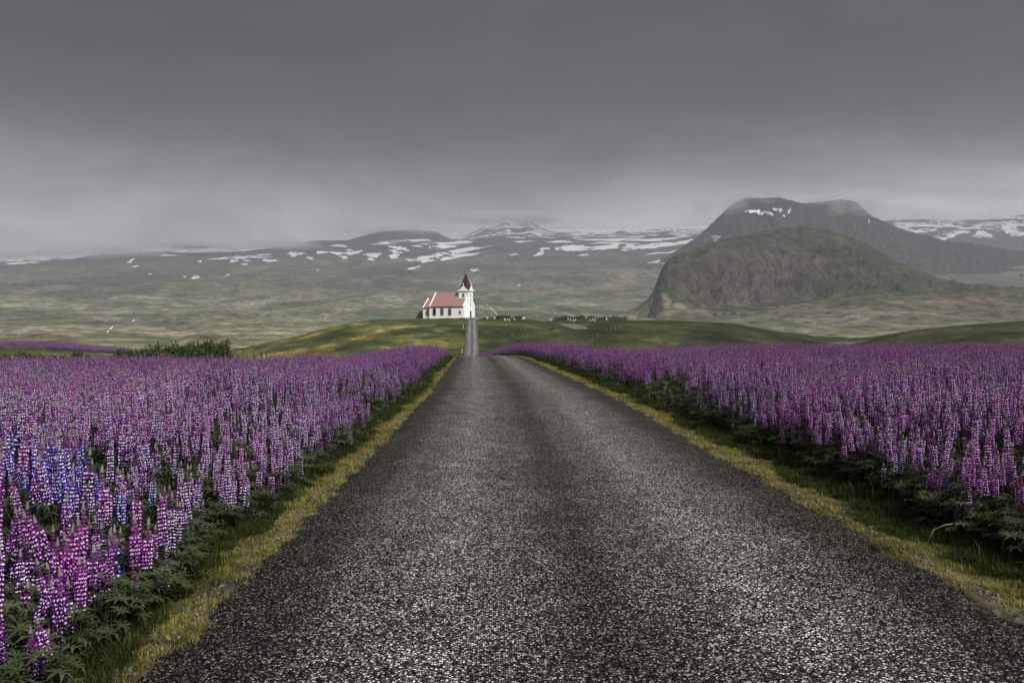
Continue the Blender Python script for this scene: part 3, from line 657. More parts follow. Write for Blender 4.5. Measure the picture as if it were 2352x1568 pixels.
def clump_mesh(seed, nl=14, h=.62, lod=0):
    mb = MB(); r = random.Random(seed)
    for k in range(nl):
        z = h * r.random() ** .8; x_, y_ = r.uniform(-.16, .16), r.uniform(-.16, .16)
        leaf_into(mb, Vector((x_ * .6, y_ * .6, z * .9)), r.uniform(0, 6.28), r.uniform(.2, .9), r.uniform(.07, .10) * (1, 1.1, 1.5)[lod], .12, (8, 7, 5)[lod], r, q=lod < 1)
    if lod < 2:
        for k in range(4):
            a_ = r.uniform(0, 6.28); mb.tube([(math.cos(a_) * .03, math.sin(a_) * .03, -.05), (math.cos(a_) * .08, math.sin(a_) * .08, h * .8)], [.004, .0025], 3, (.04, .05, .02), cap=False)
    return mb.mesh('lupine_foliage', MLEAF, col=True)

# prototypes kept as parts for the individual plants
class Proto: pass
KINDS = ['violet', 'violet', 'purple', 'purple', 'magenta', 'magenta', 'blue', 'pale', 'violet', 'magenta', 'purple', 'blue']
PR = []
for i_, kd in enumerate(KINDS):
    p = Proto(); p.kind = kd; p.H = .26 + .012 * (i_ * 5 % 7); p.bloom = (.80, .58, .72, .66)[i_ % 4]
    p.spike, ax = spike(kd, 100 + i_, p.H, .038 + .0014 * (i_ % 4), 0, p.bloom); p.tip = tip_mesh(kd, i_, p.H, ax)
    p.stem = stem_mesh(.75, p.H, ax); PR.append(p)
LEAFM = [leaf_mesh(40 + k) for k in range(6)]
def joined(name, metas, mats):
    bm_ = bmesh.new()
    for k, m in enumerate(metas):
        n0 = len(bm_.faces); bm_.from_mesh(m); bm_.faces.ensure_lookup_table()
        for f in bm_.faces[n0:]: f.material_index = k
    me = bpy.data.meshes.new(name); bm_.to_mesh(me); bm_.free()
    for m in mats: me.materials.append(m)
    return me
def whole(kd, seed, lod):
    H = .26 + .012 * (seed * 5 % 7); s_, ax = spike(kd, 300 + seed, H, .038 + .0014 * (seed % 4), lod, (.80, .58, .72, .66)[seed % 4])
    t_ = tip_mesh(kd, seed, H, ax, lod); st = stem_mesh(.45, H, ax, lod)
    return joined('lupine_plant', [s_, t_, st], [MPET, MPET, MSTEM])
LOD = [[whole(k, i, l) for i, k in enumerate(KINDS)] for l in (0, 1, 2)]

# where the plants stand
def verge(side, d): return lin(d, [(0, .22), (4, .24), (6, .40), (9, .36), (20, .40), (60, .38)]) if side < 0 else lin(d, [(0, .80), (6, .80), (10, .74), (20, .70), (35, .62), (58, .50), (75, .35)])
def beds(d0, d1_, spacing, jit=.5):
    out_ = []
    ys = np.arange(d0, d1_, spacing)
    for sd in (-1, 1):
        xs = np.arange(0, .63 * d1_ + 4, spacing)
        Xs, Ys = np.meshgrid(xs, ys); Xs = Xs.ravel(); Ys = Ys.ravel()
        Xs = Xs + rng.uniform(-jit, jit, Xs.shape) * spacing; Ys = Ys + rng.uniform(-jit, jit, Ys.shape) * spacing
        vg = np.array(verge(sd, Ys)) + (fbm(Ys / .8, Ys * 0 + 5 + sd, 3, 200) - .5) * .35
        s_ = Xs; Xw = road_x(Ys) + sd * (RW / 2 + vg + s_)
        px_ = disp(Xw / Ys)
        keep = (s_ > 0) & (Ys > d0) & (Ys < d1_) & (np.abs(Xw) < .60 * Ys + 2.2)
        brow = D1(px_) + np.where(px_ > 1300, 4, 1.5) + np.where((px_ > 1060) & (px_ < 1300), 28, 0)
        keep &= Ys < brow
        out_.append(np.stack([Xw, Ys, s_, np.full_like(Xs, sd)], -1)[keep])
    return np.concatenate(out_)
A = np.concatenate([beds(1.6, 14, .108, .5), beds(14, 88, .15, .5)])
d_ = A[:, 1]; 
gapn = fbm(A[:, 0] / 1.1, A[:, 1] / 1.6, 4, 210, .55)
dense = rng.random(len(A)) < np.where(gapn < .38, .12, .97) * np.where(A[:, 2] < .15, .7, 1)
A = A[dense]; d_ = A[:, 1]
z_ = zground(A[:, 0], A[:, 1])
edge = sst(0, .75, A[:, 2]); top_h = np.where(A[:, 3] > 0, .50 + .25 * edge, .34 + .39 * edge) * (1 + (fbm(A[:, 0] / 1.3, A[:, 1] / 1.3, 3, 220) - .5) * .75) * rng.uniform(.66, 1.12, len(A))
low = (A[:, 2] < .8) & (rng.random(len(A)) < np.where(A[:, 3] > 0, .30, .5)); top_h = np.where(low, top_h * rng.uniform(.30, .85, len(A)), top_h)
sc_l = rng.uniform(.72, 1.05, len(A)) * np.where(A[:, 1] > 12, 1.08, 1) 
base_z = z_ + top_h - .02
cn = fbm(A[:, 0] / .9, A[:, 1] / 1.2, 3, 230); pxa = disp(A[:, 0] / A[:, 1])
bluezone = np.exp(-((A[:, 0] + 2.7) ** 2 / .16 + (A[:, 1] - 5.6) ** 2 / .7))
kidx = np.empty(len(A), int); ru = rng.random(len(A))
bk = {k: [i for i, q in enumerate(KINDS) if q == k] for k in PAL}
for i in range(len(A)):
    c = cn[i] + (ru[i] - .5) * .36
    k = 'magenta' if c > .56 else 'purple' if c > .47 else 'violet' if c > .30 else 'pale' if ru[i] > .94 else 'violet'
    if rng.random() < bluezone[i] * .6: k = 'blue'
    if k == 'blue' and d_[i] > 14: k = 'violet'
    if A[i, 3] > 0 and k == 'blue': k = 'purple'
    kidx[i] = bk[k][rng.integers(len(bk[k]))]
rx = rng.normal(0, .10, len(A)); ry = rng.normal(0, .10, len(A)); rzz = rng.uniform(0, 6.28, len(A))
# the plants that show largest stand as individuals
rowt = HY - (base_z + .3 - EYE) / d_ * F; rowb = HY - (base_z - EYE) / d_ * F
inview = (pxa > -12) & (pxa < 2364) & (rowt < 1560)
order = np.argsort(np.where(inview, d_, 1e9))[:300]; solo = np.zeros(len(A), bool); solo[order] = True
rest = ~solo
ORD = ['first', 'second', 'third', 'fourth', 'fifth', 'sixth', 'seventh', 'eighth', 'ninth', 'tenth', 'eleventh', 'twelfth', 'thirteenth', 'fourteenth', 'fifteenth', 'sixteenth', 'seventeenth', 'eighteenth', 'nineteenth']
TENS = ['', '', 'twenty', 'thirty', 'forty', 'fifty', 'sixty', 'seventy', 'eighty', 'ninety']
def ordw(n):
    if n <= 19: return ORD[n - 1]
    t, u_ = divmod(n, 10); return (TENS[t][:-1] + 'ieth') if u_ == 0 else TENS[t] + '-' + ORD[u_ - 1]
desc = {'violet': 'violet and white', 'magenta': 'magenta', 'blue': 'blue and white', 'purple': 'reddish purple', 'pale': 'pale lilac'}
bins = {}
for i in order:
    tall = 'tall' if top_h[i] > np.median(top_h[order]) else 'low'
    frnt = 'at the verge' if A[i, 2] < .55 else 'inside the bed'
    bins.setdefault((tall, PR[kidx[i]].kind, frnt, 'left' if A[i, 3] < 0 else 'right'), []).append(i)
for (tall, kd, frnt, sd), lst in bins.items():
    lst.sort(key=lambda i: d_[i])
    for n_i, i in enumerate(lst):
        p = PR[kidx[i]]
        lab = f'{tall} {desc[kd]} lupine {frnt} {sd} of the road, {ordw(n_i + 1)} nearest of these'
        t = thing('lupine', lab, 'flower', (A[i, 0], A[i, 1], base_z[i]), 0, 'lupine spikes in the roadside beds')
        t.rotation_euler = (rx[i], ry[i], rzz[i]); t.scale = (sc_l[i],) * 3
        fs_ = obj('flower_spike', p.spike, t); obj('bud_tip', p.tip, fs_)
        obj('stem', p.stem, t)
        nl = 3 if A[i, 2] < 1.2 else 1
        for q in range(nl):
            lf = obj('leaf', LEAFM[(i + q * 2) % 6], t); lf.location = (0, 0, -top_h[i] * (.25 + .2 * q)); lf.rotation_euler = (0, 0, q * 2.3 + i)
lodn = np.where(d_ < 11, 0, np.where(d_ < 22, 1, 2))
protos = LOD[0] + LOD[1] + LOD[2]
ptsL = np.stack([A[:, 0], A[:, 1], base_z], -1); rots = np.stack([rx, ry, rzz], -1)
# far purple bank beyond the meadow on the one side
fx = []; 
for k in range(26000):
    y_ = random.uniform(120, 215); u_ = random.uniform(-.64, -.33); px_ = disp(u_)
    f_ = fbm(np.array([u_ * y_ / 10]), np.array([y_ / 22]), 4, 240)[0]
    edge_t = lin(y_, [(120, 0.), (165, .03), (215, .075)])
    if f_ > .40 + .5 * max(0, (px_ - 180) / 330) * (1.0 if y_ < 188 else .55) + (.16 if y_ < 150 else 0): fx.append((u_ * y_, y_))
fx = np.array(fx); fz = zground(fx[:, 0], fx[:, 1]) + .35
fk = rng.integers(0, 12, len(fx)) + 24
allp = np.concatenate([ptsL[rest], np.stack([fx[:, 0], fx[:, 1], fz], -1)])
scatter('lupine_field', allp, np.concatenate([(kidx + lodn * 12)[rest], fk]), np.concatenate([rots[rest], np.zeros((len(fx), 3))]),
        np.concatenate([sc_l[rest] * np.where(lodn[rest] == 2, 1.08, 1), np.full(len(fx), 1.5)]), protos, kind='stuff', label='dense beds of purple lupines on both sides of the road')
# foliage under the flowers
CL = [clump_mesh(500 + k, 15, .60, 0) for k in range(4)] + [clump_mesh(520 + k, 12, .58, 1) for k in range(3)] + [clump_mesh(540 + k, 9, .58, 2) for k in range(3)]
B1 = beds(1.5, 9.5, .17); B2 = beds(9.5, 22, .26); B3 = beds(22, 88, .42)
B2 = B2[(B2[:, 2] < 3) | (rng.random(len(B2)) < .6)]
Bp = np.concatenate([B1, B2, B3]); Bi = np.concatenate([rng.integers(0, 4, len(B1)), rng.integers(4, 7, len(B2)), rng.integers(7, 10, len(B3))])
Bh = (.58 + .42 * sst(-.05, .75, Bp[:, 2])) * rng.uniform(.8, 1.1, len(Bp)) * (1 + (fbm(Bp[:, 0] / 1.3, Bp[:, 1] / 1.3, 3, 220) - .5) * .4)
Bz = zground(Bp[:, 0], Bp[:, 1]) - .02
wid = np.where(Bp[:, 1] > 22, 1.6, np.where(Bp[:, 1] > 9.5, 1.2, 1.0))
scatter('lupine_foliage', np.stack([Bp[:, 0], Bp[:, 1], Bz], -1), Bi, np.stack([Bp[:, 0] * 0, Bp[:, 0] * 0, rng.uniform(0, 6.28, len(Bp))], -1), np.stack([wid, wid, Bh * 1.02], -1), CL, kind='stuff', label='dark green palmate lupine leaves under the flower spikes')

# ------------------------------------------------------------------ grass and gravel on the verges
MGR = colmat('verge_grass', .8, .06, .35, .15)
def tuft(seed, n, h, spread, g0, g1, w=.0022, droop=.5):
    mb = MB(); r = random.Random(seed)
    for k in range(n):
        a_ = r.uniform(0, 6.28); rad = spread * math.sqrt(r.random()); o_ = Vector((math.cos(a_) * rad, math.sin(a_) * rad, -.01))
        hh = h * r.uniform(.45, 1.1); b_ = r.uniform(0, 6.28); e = Vector((math.cos(b_), math.sin(b_), 0)); s_ = Vector((-e.y, e.x, 0)) * w
        d1x = droop * r.uniform(.2, 1) ; m_ = o_ + Vector((0, 0, hh * .6)) + e * hh * .25 * d1x; t_ = o_ + Vector((0, 0, hh * (1 - .25 * d1x))) + e * hh * .75 * d1x
        c = mixt(g0, g1, r.random()); mb.raw([o_ - s_, o_ + s_, m_ + s_ * .7, m_ - s_ * .7, t_], [(0, 1, 2, 3), (3, 2, 4)], [mixt(c, g0, .5)] * 2 + [c] * 3)
    return mb.mesh('grass_tuft', MGR, col=True)
TG = [tuft(1 + k, 60, .095, .08, (.014, .022, .006), (.058, .066, .018), .0022, .9) for k in range(4)] + \
     [tuft(11 + k, 70, .05, .07, ((.06, .065, .014) if k < 2 else (.13, .118, .028)), ((.15, .15, .038) if k < 2 else (.29, .25, .075)), .002, 1.2) for k in range(4)] + \
     [tuft(21 + k, 40, .035, .06, (.20, .165, .06), (.38, .32, .16), .0018, 1.4) for k in range(3)] + \
     [tuft(31 + k, 5, .27, .05, (.09, .09, .03), (.22, .20, .08), .0016, .7) for k in range(2)] + \
     [tuft(41 + k, 8, .40, .06, (.20, .06, .02), (.32, .12, .03), .003, .8) for k in range(1)]
gp = []; gi_ = []; gs = []
for sd in (-1, 1):
    for (a0, a1, dn, sc) in ((1.6, 8, 420, 1.0), (8, 20, 190, 1.35), (20, 66, 60, 2.2)):
        wv = 1.35 if sd > 0 else .85
        n_ = int((a1 - a0) * wv * dn); yy = rng.uniform(a0, a1, n_); ss = rng.uniform(-.10, wv, n_)
        vg = verge(sd, yy) + (fbm(yy / .8, yy * 0 + 5 + sd, 3, 200) - .5) * .35
        q1 = fbm(ss / .25 + 7 * sd, yy / .45, 3, 250); fr = ss / vg
        xx = road_x(yy) + sd * (RW / 2 + ss)
        bare = fbm(xx / .35, yy / .6, 3, 33); lf_ = fbm(yy / 1.7, yy * 0 + 31 + sd, 3, 270)
        for k in range(n_):
            f_ = fr[k] + (q1[k] - .5) * 1.15 + (lf_[k] - .5) * .9
            if fr[k] > 1.35: continue
            if f_ < .12: ty = rng.integers(8, 11) if rng.random() < .6 else rng.integers(6, 8); p_ = .95
            elif f_ < (.62 if sd > 0 else .52): ty = (rng.integers(4, 6) if rng.random() < f_ * 1.6 else rng.integers(6, 8)) if rng.random() < .85 else rng.integers(8, 11); p_ = .8 if bare[k] < (.52 if sd > 0 else .62) else (.12 if sd > 0 else .4)
            else: ty = rng.integers(0, 4) if rng.random() < .993 else rng.integers(11, 13); p_ = 1
            if ss[k] < 0: p_ *= .6
            if rng.random() > p_: continue
            gp.append((xx[k], yy[k])); gi_.append(ty); gs.append(sc * rng.uniform(.6, 1.25) * (1 if ty > 3 else .65 + .45 * min(1.2, fr[k])))
for k in range(14):
    gp.append((road_x(10.6) + RW / 2 + 1.3 + random.uniform(-.35, .35), 10.9 + random.uniform(-.3, .3))); gi_.append(13); gs.append(random.uniform(.8, 1.2))
gp = np.array(gp); gz = zground(gp[:, 0], gp[:, 1])
scatter('grass', np.column_stack([gp, gz]), gi_, np.column_stack([np.zeros((len(gp), 2)), rng.uniform(0, 6.28, len(gp))]), gs, TG, kind='stuff', label='green and yellow mossy grass along both road edges')
MST = colmat('gravel_stone', .8, .3, .5)
def pebble(seed, c):
    bm_ = bmesh.new(); bmesh.ops.create_icosphere(bm_, subdivisions=1, radius=1.0); r = random.Random(seed)
    for v in bm_.verts: v.co *= r.uniform(.72, 1.15); v.co.z *= .6
    me = bpy.data.meshes.new('pebble'); bm_.to_mesh(me); bm_.free(); me.materials.append(MST)
    a = me.color_attributes.new('Col', 'FLOAT_COLOR', 'POINT')
    for i in range(len(me.vertices)): a.data[i].color = (*c, 1)
    return me
PB = [pebble(1, (.10, .095, .085)), pebble(2, (.05, .046, .042)), pebble(3, (.20, .19, .17)), pebble(4, (.16, .12, .09)), pebble(5, (.07, .066, .06)), pebble(6, (.14, .13, .12)), pebble(7, (.20, .085, .06))]
n_ = 20000; yy = 2.2 + 13 * rng.random(n_) ** 1.3; sd_ = np.where(rng.random(n_) < .18, -1, 1); ss = np.where(sd_ < 0, rng.normal(.04, .08, n_), rng.uniform(-.08, .75, n_))
kp_ = (ss < .03) | (rng.random(n_) < 2.2 * sst(.45, .6, fbm(ss / .25 + 3, yy / .5, 3, 260))); yy, sd_, ss = yy[kp_], sd_[kp_], ss[kp_]; kp_ = (ss > .03) | (rng.random(len(ss)) < .4); yy, sd_, ss = yy[kp_], sd_[kp_], ss[kp_]; n_ = len(yy)
xx = road_x(yy) + sd_ * (RW / 2 + ss); zz = zground(xx, yy) + np.where(ss < 0, .055, 0.006)
scatter('gravel', np.column_stack([xx, yy, zz]), rng.integers(0, 7, n_), rng.uniform(-.5, .5, (n_, 3)) * [1, 1, 6], rng.uniform(.004, .011, n_), PB, kind='stuff', label='loose gravel along the road edges')

# ------------------------------------------------------------------ church on the hill
YC = 392.0; ZC = zat(730.3, YC)
MWALL = noisy('white_render', (.82, .82, .80), .05, 1.5, .8)
MTRIM = newmat('white_painted_trim', (.86, .86, .84), .6, .3)
MROOF = newmat('toplit_red_sheet_roof', (.33, .13, .11), .5, .4)  # red paled to pink: light on the up-facing slopes is put into the colour
MSP = newmat('shaded_red_spire_sheet', (.060, .014, .013), .45, .4)  # dark red, deepened further: shade on the left face is put into the colour
MDK = newmat('dark_opening', (.015, .013, .012), .4, .4)
MGL = newmat('window_glass', (.05, .048, .045), .12, .6)
MLEAD = newmat('window_bars', (.22, .20, .18), .5, .3)
b = MROOF.node_tree.nodes['Principled BSDF']; tco = add(MROOF, 'ShaderNodeTexCoord'); wv_ = add(MROOF, 'ShaderNodeTexWave', Scale=1.6); link(MROOF, tco.outputs['Object'], wv_.inputs['Vector'])
rr_ = ramp(MROOF, wv_.outputs[0], [(0, (.27, .145, .125)), (1, (.34, .190, .165))]); link(MROOF, rr_.outputs[0], b.inputs['Base Color'])
YAW = math.radians(-21.6)
cx_ = (1624.0 / 1) ; west = P(1034.4 + 0, 730, YC)
# local frame: x runs from the choir (0) to the west front (L), y from the near long wall (0) to the far one (W)
ch = thing('church', 'white church with pink-red roof and dark red pointed steeple on the hilltop', 'church', (0, 0, 0), YAW)
ZW, W_, LN, LC, WC = 5.1, 11.6, 16.4, 3.6, 7.6
X0 = LC
k_ = F / YC
x_left = (971.0 - CX) / F * YC
ch.location = (x_left - 2.0 * math.sin(-YAW) + .0, YC + 4.5, ZC)
RH = 5.75
def arch_pts(cx, z0, w, h, n=7):       # outline of a round-headed opening in the x-z plane
    r_ = w / 2; zt = z0 + h - r_
    return [(cx - r_, z0), (cx + r_, z0)] + [(cx + r_ * math.cos(a), zt + r_ * math.sin(a)) for a in [math.pi * i / n for i in range(n + 1)]]
def window(cx, y, z0, w, h, axis='x', glass=None, bars=True, nx=3, nz=5, sgn=-1):
    """axis x: in a long wall at y; axis y: in the west front, cx measured across it"""
    def q(a, b_, dpt): return (a, y + sgn * dpt, b_) if axis == 'x' else (y - sgn * dpt, a, b_)
    pts = arch_pts(cx, z0, w, h); fr_ = arch_pts(cx, z0 - .1, w + .22, h + .2)
    mb = MB(); n = len(pts)
    for i in range(n):
        j = (i + 1) % n
        mb.raw([q(*pts[i], .05), q(*pts[j], .05), q(*fr_[j], .05), q(*fr_[i], .05), q(*fr_[j], -.02), q(*fr_[i], -.02)], [(0, 1, 2, 3), (3, 2, 4, 5)])
    wn_ = obj('window', mb.mesh('window', MLEAD), ch)
    mb = MB(); mb.poly([q(*p, .025) for p in pts]); obj('pane', mb.mesh('pane', glass or MGL), wn_)
    if bars:
        mb = MB()
        for i in range(1, nx):
            xx_ = cx - w / 2 + w * i / nx; zt = z0 + h - w / 2 + math.sqrt(max(0, (w / 2) ** 2 - (xx_ - cx) ** 2))
            if axis == 'x': mb.box((xx_ - .03, y - .045, z0), (xx_ + .03, y - .03, zt))
        for i in range(1, nz):
            zz_ = z0 + (h - w / 2) * i / (nz - 1) if nz > 1 else z0
            if axis == 'x': mb.box((cx - w / 2, y - .047, zz_ - .03), (cx + w / 2, y - .032, zz_ + .03))
        obj('glazing_bar', mb.mesh('glazing_bar', MLEAD), wn_)
    mb = MB()
    if axis == 'x': mb.box((cx - w / 2 - .15, y - .16, z0 - .22), (cx + w / 2 + .15, y + .02, z0 - .1)); obj('sill', mb.mesh('sill', MTRIM), wn_)
# walls of nave and choir
mb = MB(); x0, x1 = X0, X0 + LN
out5 = [(x0, 0, -.6), (x0, W_, -.6), (x0, W_, ZW), (x0, W_ / 2, ZW + RH), (x0, 0, ZW)]
mb.prism(out5, (LN, 0, 0)); obj('nave_wall', mb.mesh('nave_wall', MWALL), ch)
cy0, cy1 = .9, W_ - .9; cw = cy1 - cy0; RC = 4.0; CZ = 4.6
mb = MB(); mb.prism([(0, cy0, -.6), (0, cy1, -.6), (0, cy1, CZ), (0, (cy0 + cy1) / 2, CZ + RC), (0, cy0, CZ)], (X0 - .01, 0, 0)); obj('choir_wall', mb.mesh('choir_wall', MWALL), ch)
mb = MB(); mb.box((x0 - .04, -.10, -.6), (x1 + .02, -.002, .55)); obj('plinth', mb.mesh('plinth', MTRIM), ch)
# roofs as thick sheets
def roofpair(xa, xb, y0, y1, ze, rh, over=.28, th=.14):
    ym = (y0 + y1) / 2; sl = rh / (ym - y0); mb = MB()
    a = (xa, y0 - over, ze - over * sl + .06); r_ = (xa, ym, ze + rh + .06); c = (xa, y1 + over, ze - over * sl + .06)
    mb.prism([a, r_, c, (xa, c[1], c[2] + th * 1.4), (xa, ym, r_[2] + th * 1.4), (xa, a[1], a[2] + th * 1.4)], (xb - xa, 0, 0)); return mb
obj('nave_roof', roofpair(x0 + .45, x1 - .42, 0, W_, ZW, RH).mesh('nave_roof', MROOF), ch)
obj('choir_roof', roofpair(.38, X0 - .02, cy0, cy1, CZ, RC).mesh('choir_roof', MROOF), ch)
mb = MB(); mb.box((x0 + .45, -.40, ZW - .30), (x1 - .42, -.285, ZW - .16)); obj('gutter', mb.mesh('gutter', MDK), ch)
mb = MB(); mb.box((.38, cy0 - .40, CZ - .30), (X0 - .3, cy0 - .285, CZ - .16)); obj('gutter', mb.mesh('gutter', MDK), ch)
def coping(xa, w, y0, y1, ze, rh, ov=.30, up=.52):
    ym = (y0 + y1) / 2; mb = MB()
    mb.prism([(xa, y0 - ov, ze - .25), (xa, y0 - .002, ze - .25), (xa, ym, ze + rh - .1), (xa, y1 + .002, ze - .25), (xa, y1 + ov, ze - .25), (xa, y1 + ov, ze + .15), (xa, ym, ze + rh + up), (xa, y0 - ov, ze + .15)], (w, 0, 0)); return mb.mesh('gable_coping', MTRIM)
obj('gable_coping', coping(x0 - .02, .5, 0, W_, ZW, RH), ch); obj('gable_coping', coping(x1 - .45, .5, 0, W_, ZW, RH), ch); obj('gable_coping', coping(-.06, .46, cy0, cy1, CZ, RC, up=.45), ch)
mb = MB(); mb.tube([(x0 - .12, -.14, -.3), (x0 - .12, -.14, ZW - .1)], [.06, .06], 6); obj('downpipe', mb.mesh('downpipe', MLEAD), ch)
# windows in the long wall
for cx, gl in ((x0 + 2.35, MDK), (x0 + 6.0, MGL), (x0 + 9.7, MGL)): window(cx, 0, 1.15, 1.42, 3.15, glass=gl, bars=gl is MGL)
window(x0 + 14.5, 0, 1.75, .78, 1.45, nx=2, nz=3); window(2.0, cy0, 1.1, 1.25, 2.25, nx=3, nz=4)
# tower
TW = 4.7; tx1 = x1 + .62; tx0 = tx1 - TW; ty0 = W_ / 2 - TW / 2; ty1 = ty0 + TW; TZ = 11.5
mb = MB(); mb.box((tx0, ty0, -.6), (tx1, ty1, TZ)); obj('tower', mb.mesh('tower', MWALL), ch)
mb = MB()
for (z0, z1, o) in ((TZ - .02, TZ + .16, .28), (TZ + .16, TZ + .36, .48)):
    mb.box((tx0 - o, ty0 - o, z0), (tx1 + o, ty1 + o, z1))
mb.box((tx0 - .16, ty0 - .16, 8.25), (tx0 + TW * .8, ty0 - .002, 8.75))
obj('cornice', mb.mesh('cornice', MTRIM), ch)
# gablets with swept sides and a cross on each
cxm, cym = (tx0 + tx1) / 2, (ty0 + ty1) / 2; gz0 = TZ + .36
def gab(t): return 2.25 * (1 - abs(t)) ** 1.45
for ax_, ang in ((0, 0), (1, 90), (2, 180), (3, 270)):
    M_ = Matrix.Translation((cxm, cym, gz0)) @ Matrix.Rotation(math.radians(ang), 4, 'Z')
    hw = TW / 2 + .40; ts = [i / 6 - 1 for i in range(13)]
    out_ = [M_ @ Vector((t * hw, -hw, gab(t))) for t in ts]; bs = [M_ @ Vector((hw, -hw, -.01)), M_ @ Vector((-hw, -hw, -.01))]
    mb = MB(); mb.prism(out_[::-1][1:-1] + [M_ @ Vector((-hw, -hw, 0)), M_ @ Vector((hw, -hw, 0))], M_.to_3x3() @ Vector((0, .25, 0))); gb = obj('gablet', mb.mesh('gablet', MWALL), ch)
    mb = MB(); o_ = (0, -hw + .12, 2.2)
    mb.box((-.07, -hw + .06, 2.1), (.07, -hw + .2, 3.35), M_); mb.box((-.30, -hw + .07, 2.78), (.30, -hw + .19, 2.92), M_); obj('cross', mb.mesh('cross', MTRIM), gb)
# spire: steep four-sided, its foot swept out to the corners and cut by the gablets
mb = MB(); hw = TW / 2 + .36; HS = 7.9; nl = 15
def prof_r(t): return hw * ((1 - t) * .76 + .24 * (1 - t) ** 3.6) * 1.0
rings = []
for i in range(nl + 1):
    t = i / nl; ring = []
    for f in range(4):
        a_ = math.radians(90 * f)
        for k in range(6):
            s_ = -1 + 2 * k / 6; r_ = prof_r(t); low_ = gab(s_) * .96 * max(0, 1 - t * 6)
            v = Matrix.Rotation(a_, 3, 'Z') @ Vector((s_ * r_, -r_ + (.0), t * HS + low_)); ring.append((cxm + v.x, cym + v.y, gz0 + v.z))
    rings.append(ring)
n24 = 24
Vs = [p for r_ in rings for p in r_]; Fs = [(i * n24 + j, i * n24 + (j + 1) % n24, (i + 1) * n24 + (j + 1) % n24, (i + 1) * n24 + j) for i in range(nl) for j in range(n24)]
mb.raw(Vs, Fs); sp = obj('spire', mb.mesh('spire', MSP), ch)
mb = MB(); mb.tube([(cxm, cym, gz0 + HS - .3), (cxm, cym, gz0 + HS + .5)], [.09, .05], 6); mb.tube([(cxm - .9, cym - .2, gz0 + HS - .7), (cxm - .9, cym - .2, gz0 + HS + .55)], [.03, .03], 4); obj('finial', mb.mesh('finial', MDK), sp)
# tower openings
window(cxm - .1, ty0, 9.0, .9, 1.55, nx=2, nz=3)
def front_slot(name, yc, z0, w, h, mat):
    mb = MB(); mb.box((tx1 - .01, yc - w / 2, z0), (tx1 + .03, yc + w / 2, z0 + h)); return obj(name, mb.mesh(name, mat), ch)
front_slot('slit_window', cym, 9.1, .6, 1.5, MGL); front_slot('slit_window', cym, 5.1, .55, 1.4, MGL)
mb = MB(); mb.box((tx1 + .02, cym - .12, 6.9), (tx1 + .07, cym + .12, 8.6)); mb.box((tx1 + .02, cym - .45, 7.9), (tx1 + .072, cym + .45, 8.14)); obj('wall_cross', mb.mesh('wall_cross', MDK), ch)
front_slot('wall_lamp', cym, 3.55, .2, .3, MGL)
dr_ = front_slot('door', cym, .13, 1.6, 2.95, MDK)
mb = MB(); mb.box((tx1 + .03, cym + .35, 1.2), (tx1 + .08, cym + .42, 1.35)); obj('handle', mb.mesh('handle', MTRIM), dr_)
for s_ in (-1.15, .95):
    mb = MB(); mb.box((tx1 + .0, cym + s_, -.4), (tx1 + .07, cym + s_ + .2, 3.5)); obj('door_post', mb.mesh('door_post', MTRIM), ch)
mb = MB(); mb.box((tx1 - .01, W_ * .5 - 1.3, -.5), (tx1 + 1.4, W_ * .5 + 1.3, .12)); obj('step', mb.mesh('step', MLEAD), ch)

# ------------------------------------------------------------------ things on and around the hill
def gz(px_, d): X_ = (px_ - CX) / F * d; return Vector((X_, d, float(zground(np.array([X_]), np.array([d]))[0])))
def hill_at(px_, py_):
    dd = np.linspace(232, 410, 500); z__ = zground((px_ - CX) / F * dd, dd); rows = HY - (z__ - EYE) / dd * F; k = np.where(rows <= py_)[0]
    k = k[0] if len(k) else int(np.argmin(rows)); return Vector(((px_ - CX) / F * dd[k], dd[k], z__[k]))
MYEL = newmat('yellow_plastic', (.75, .45, .02), .5, .4); MWOOD = noisy('weathered_post', (.24, .21, .17), .3, 4); MBLK = newmat('black_iron', (.02, .02, .02), .5, .4)
for (px_, py_, lab) in ((1061.5, 812, 'yellow road marker post low on the slope, beside the foot of the hill road'), (1064.5, 754, 'yellow road marker post high on the slope, just below the church')):
    q_ = hill_at(px_, py_); t = thing('road_marker', lab, 'marker post', q_, 0, 'yellow road markers'); mb = MB(); mb.box((-.08, -.06, -.3), (.08, .06, 1.25)); obj('post', mb.mesh('post', MYEL), t)
    mb = MB(); mb.box((-.085, -.066, .98), (.085, -.0605, 1.14)); obj('reflector', mb.mesh('reflector', MTRIM), t)
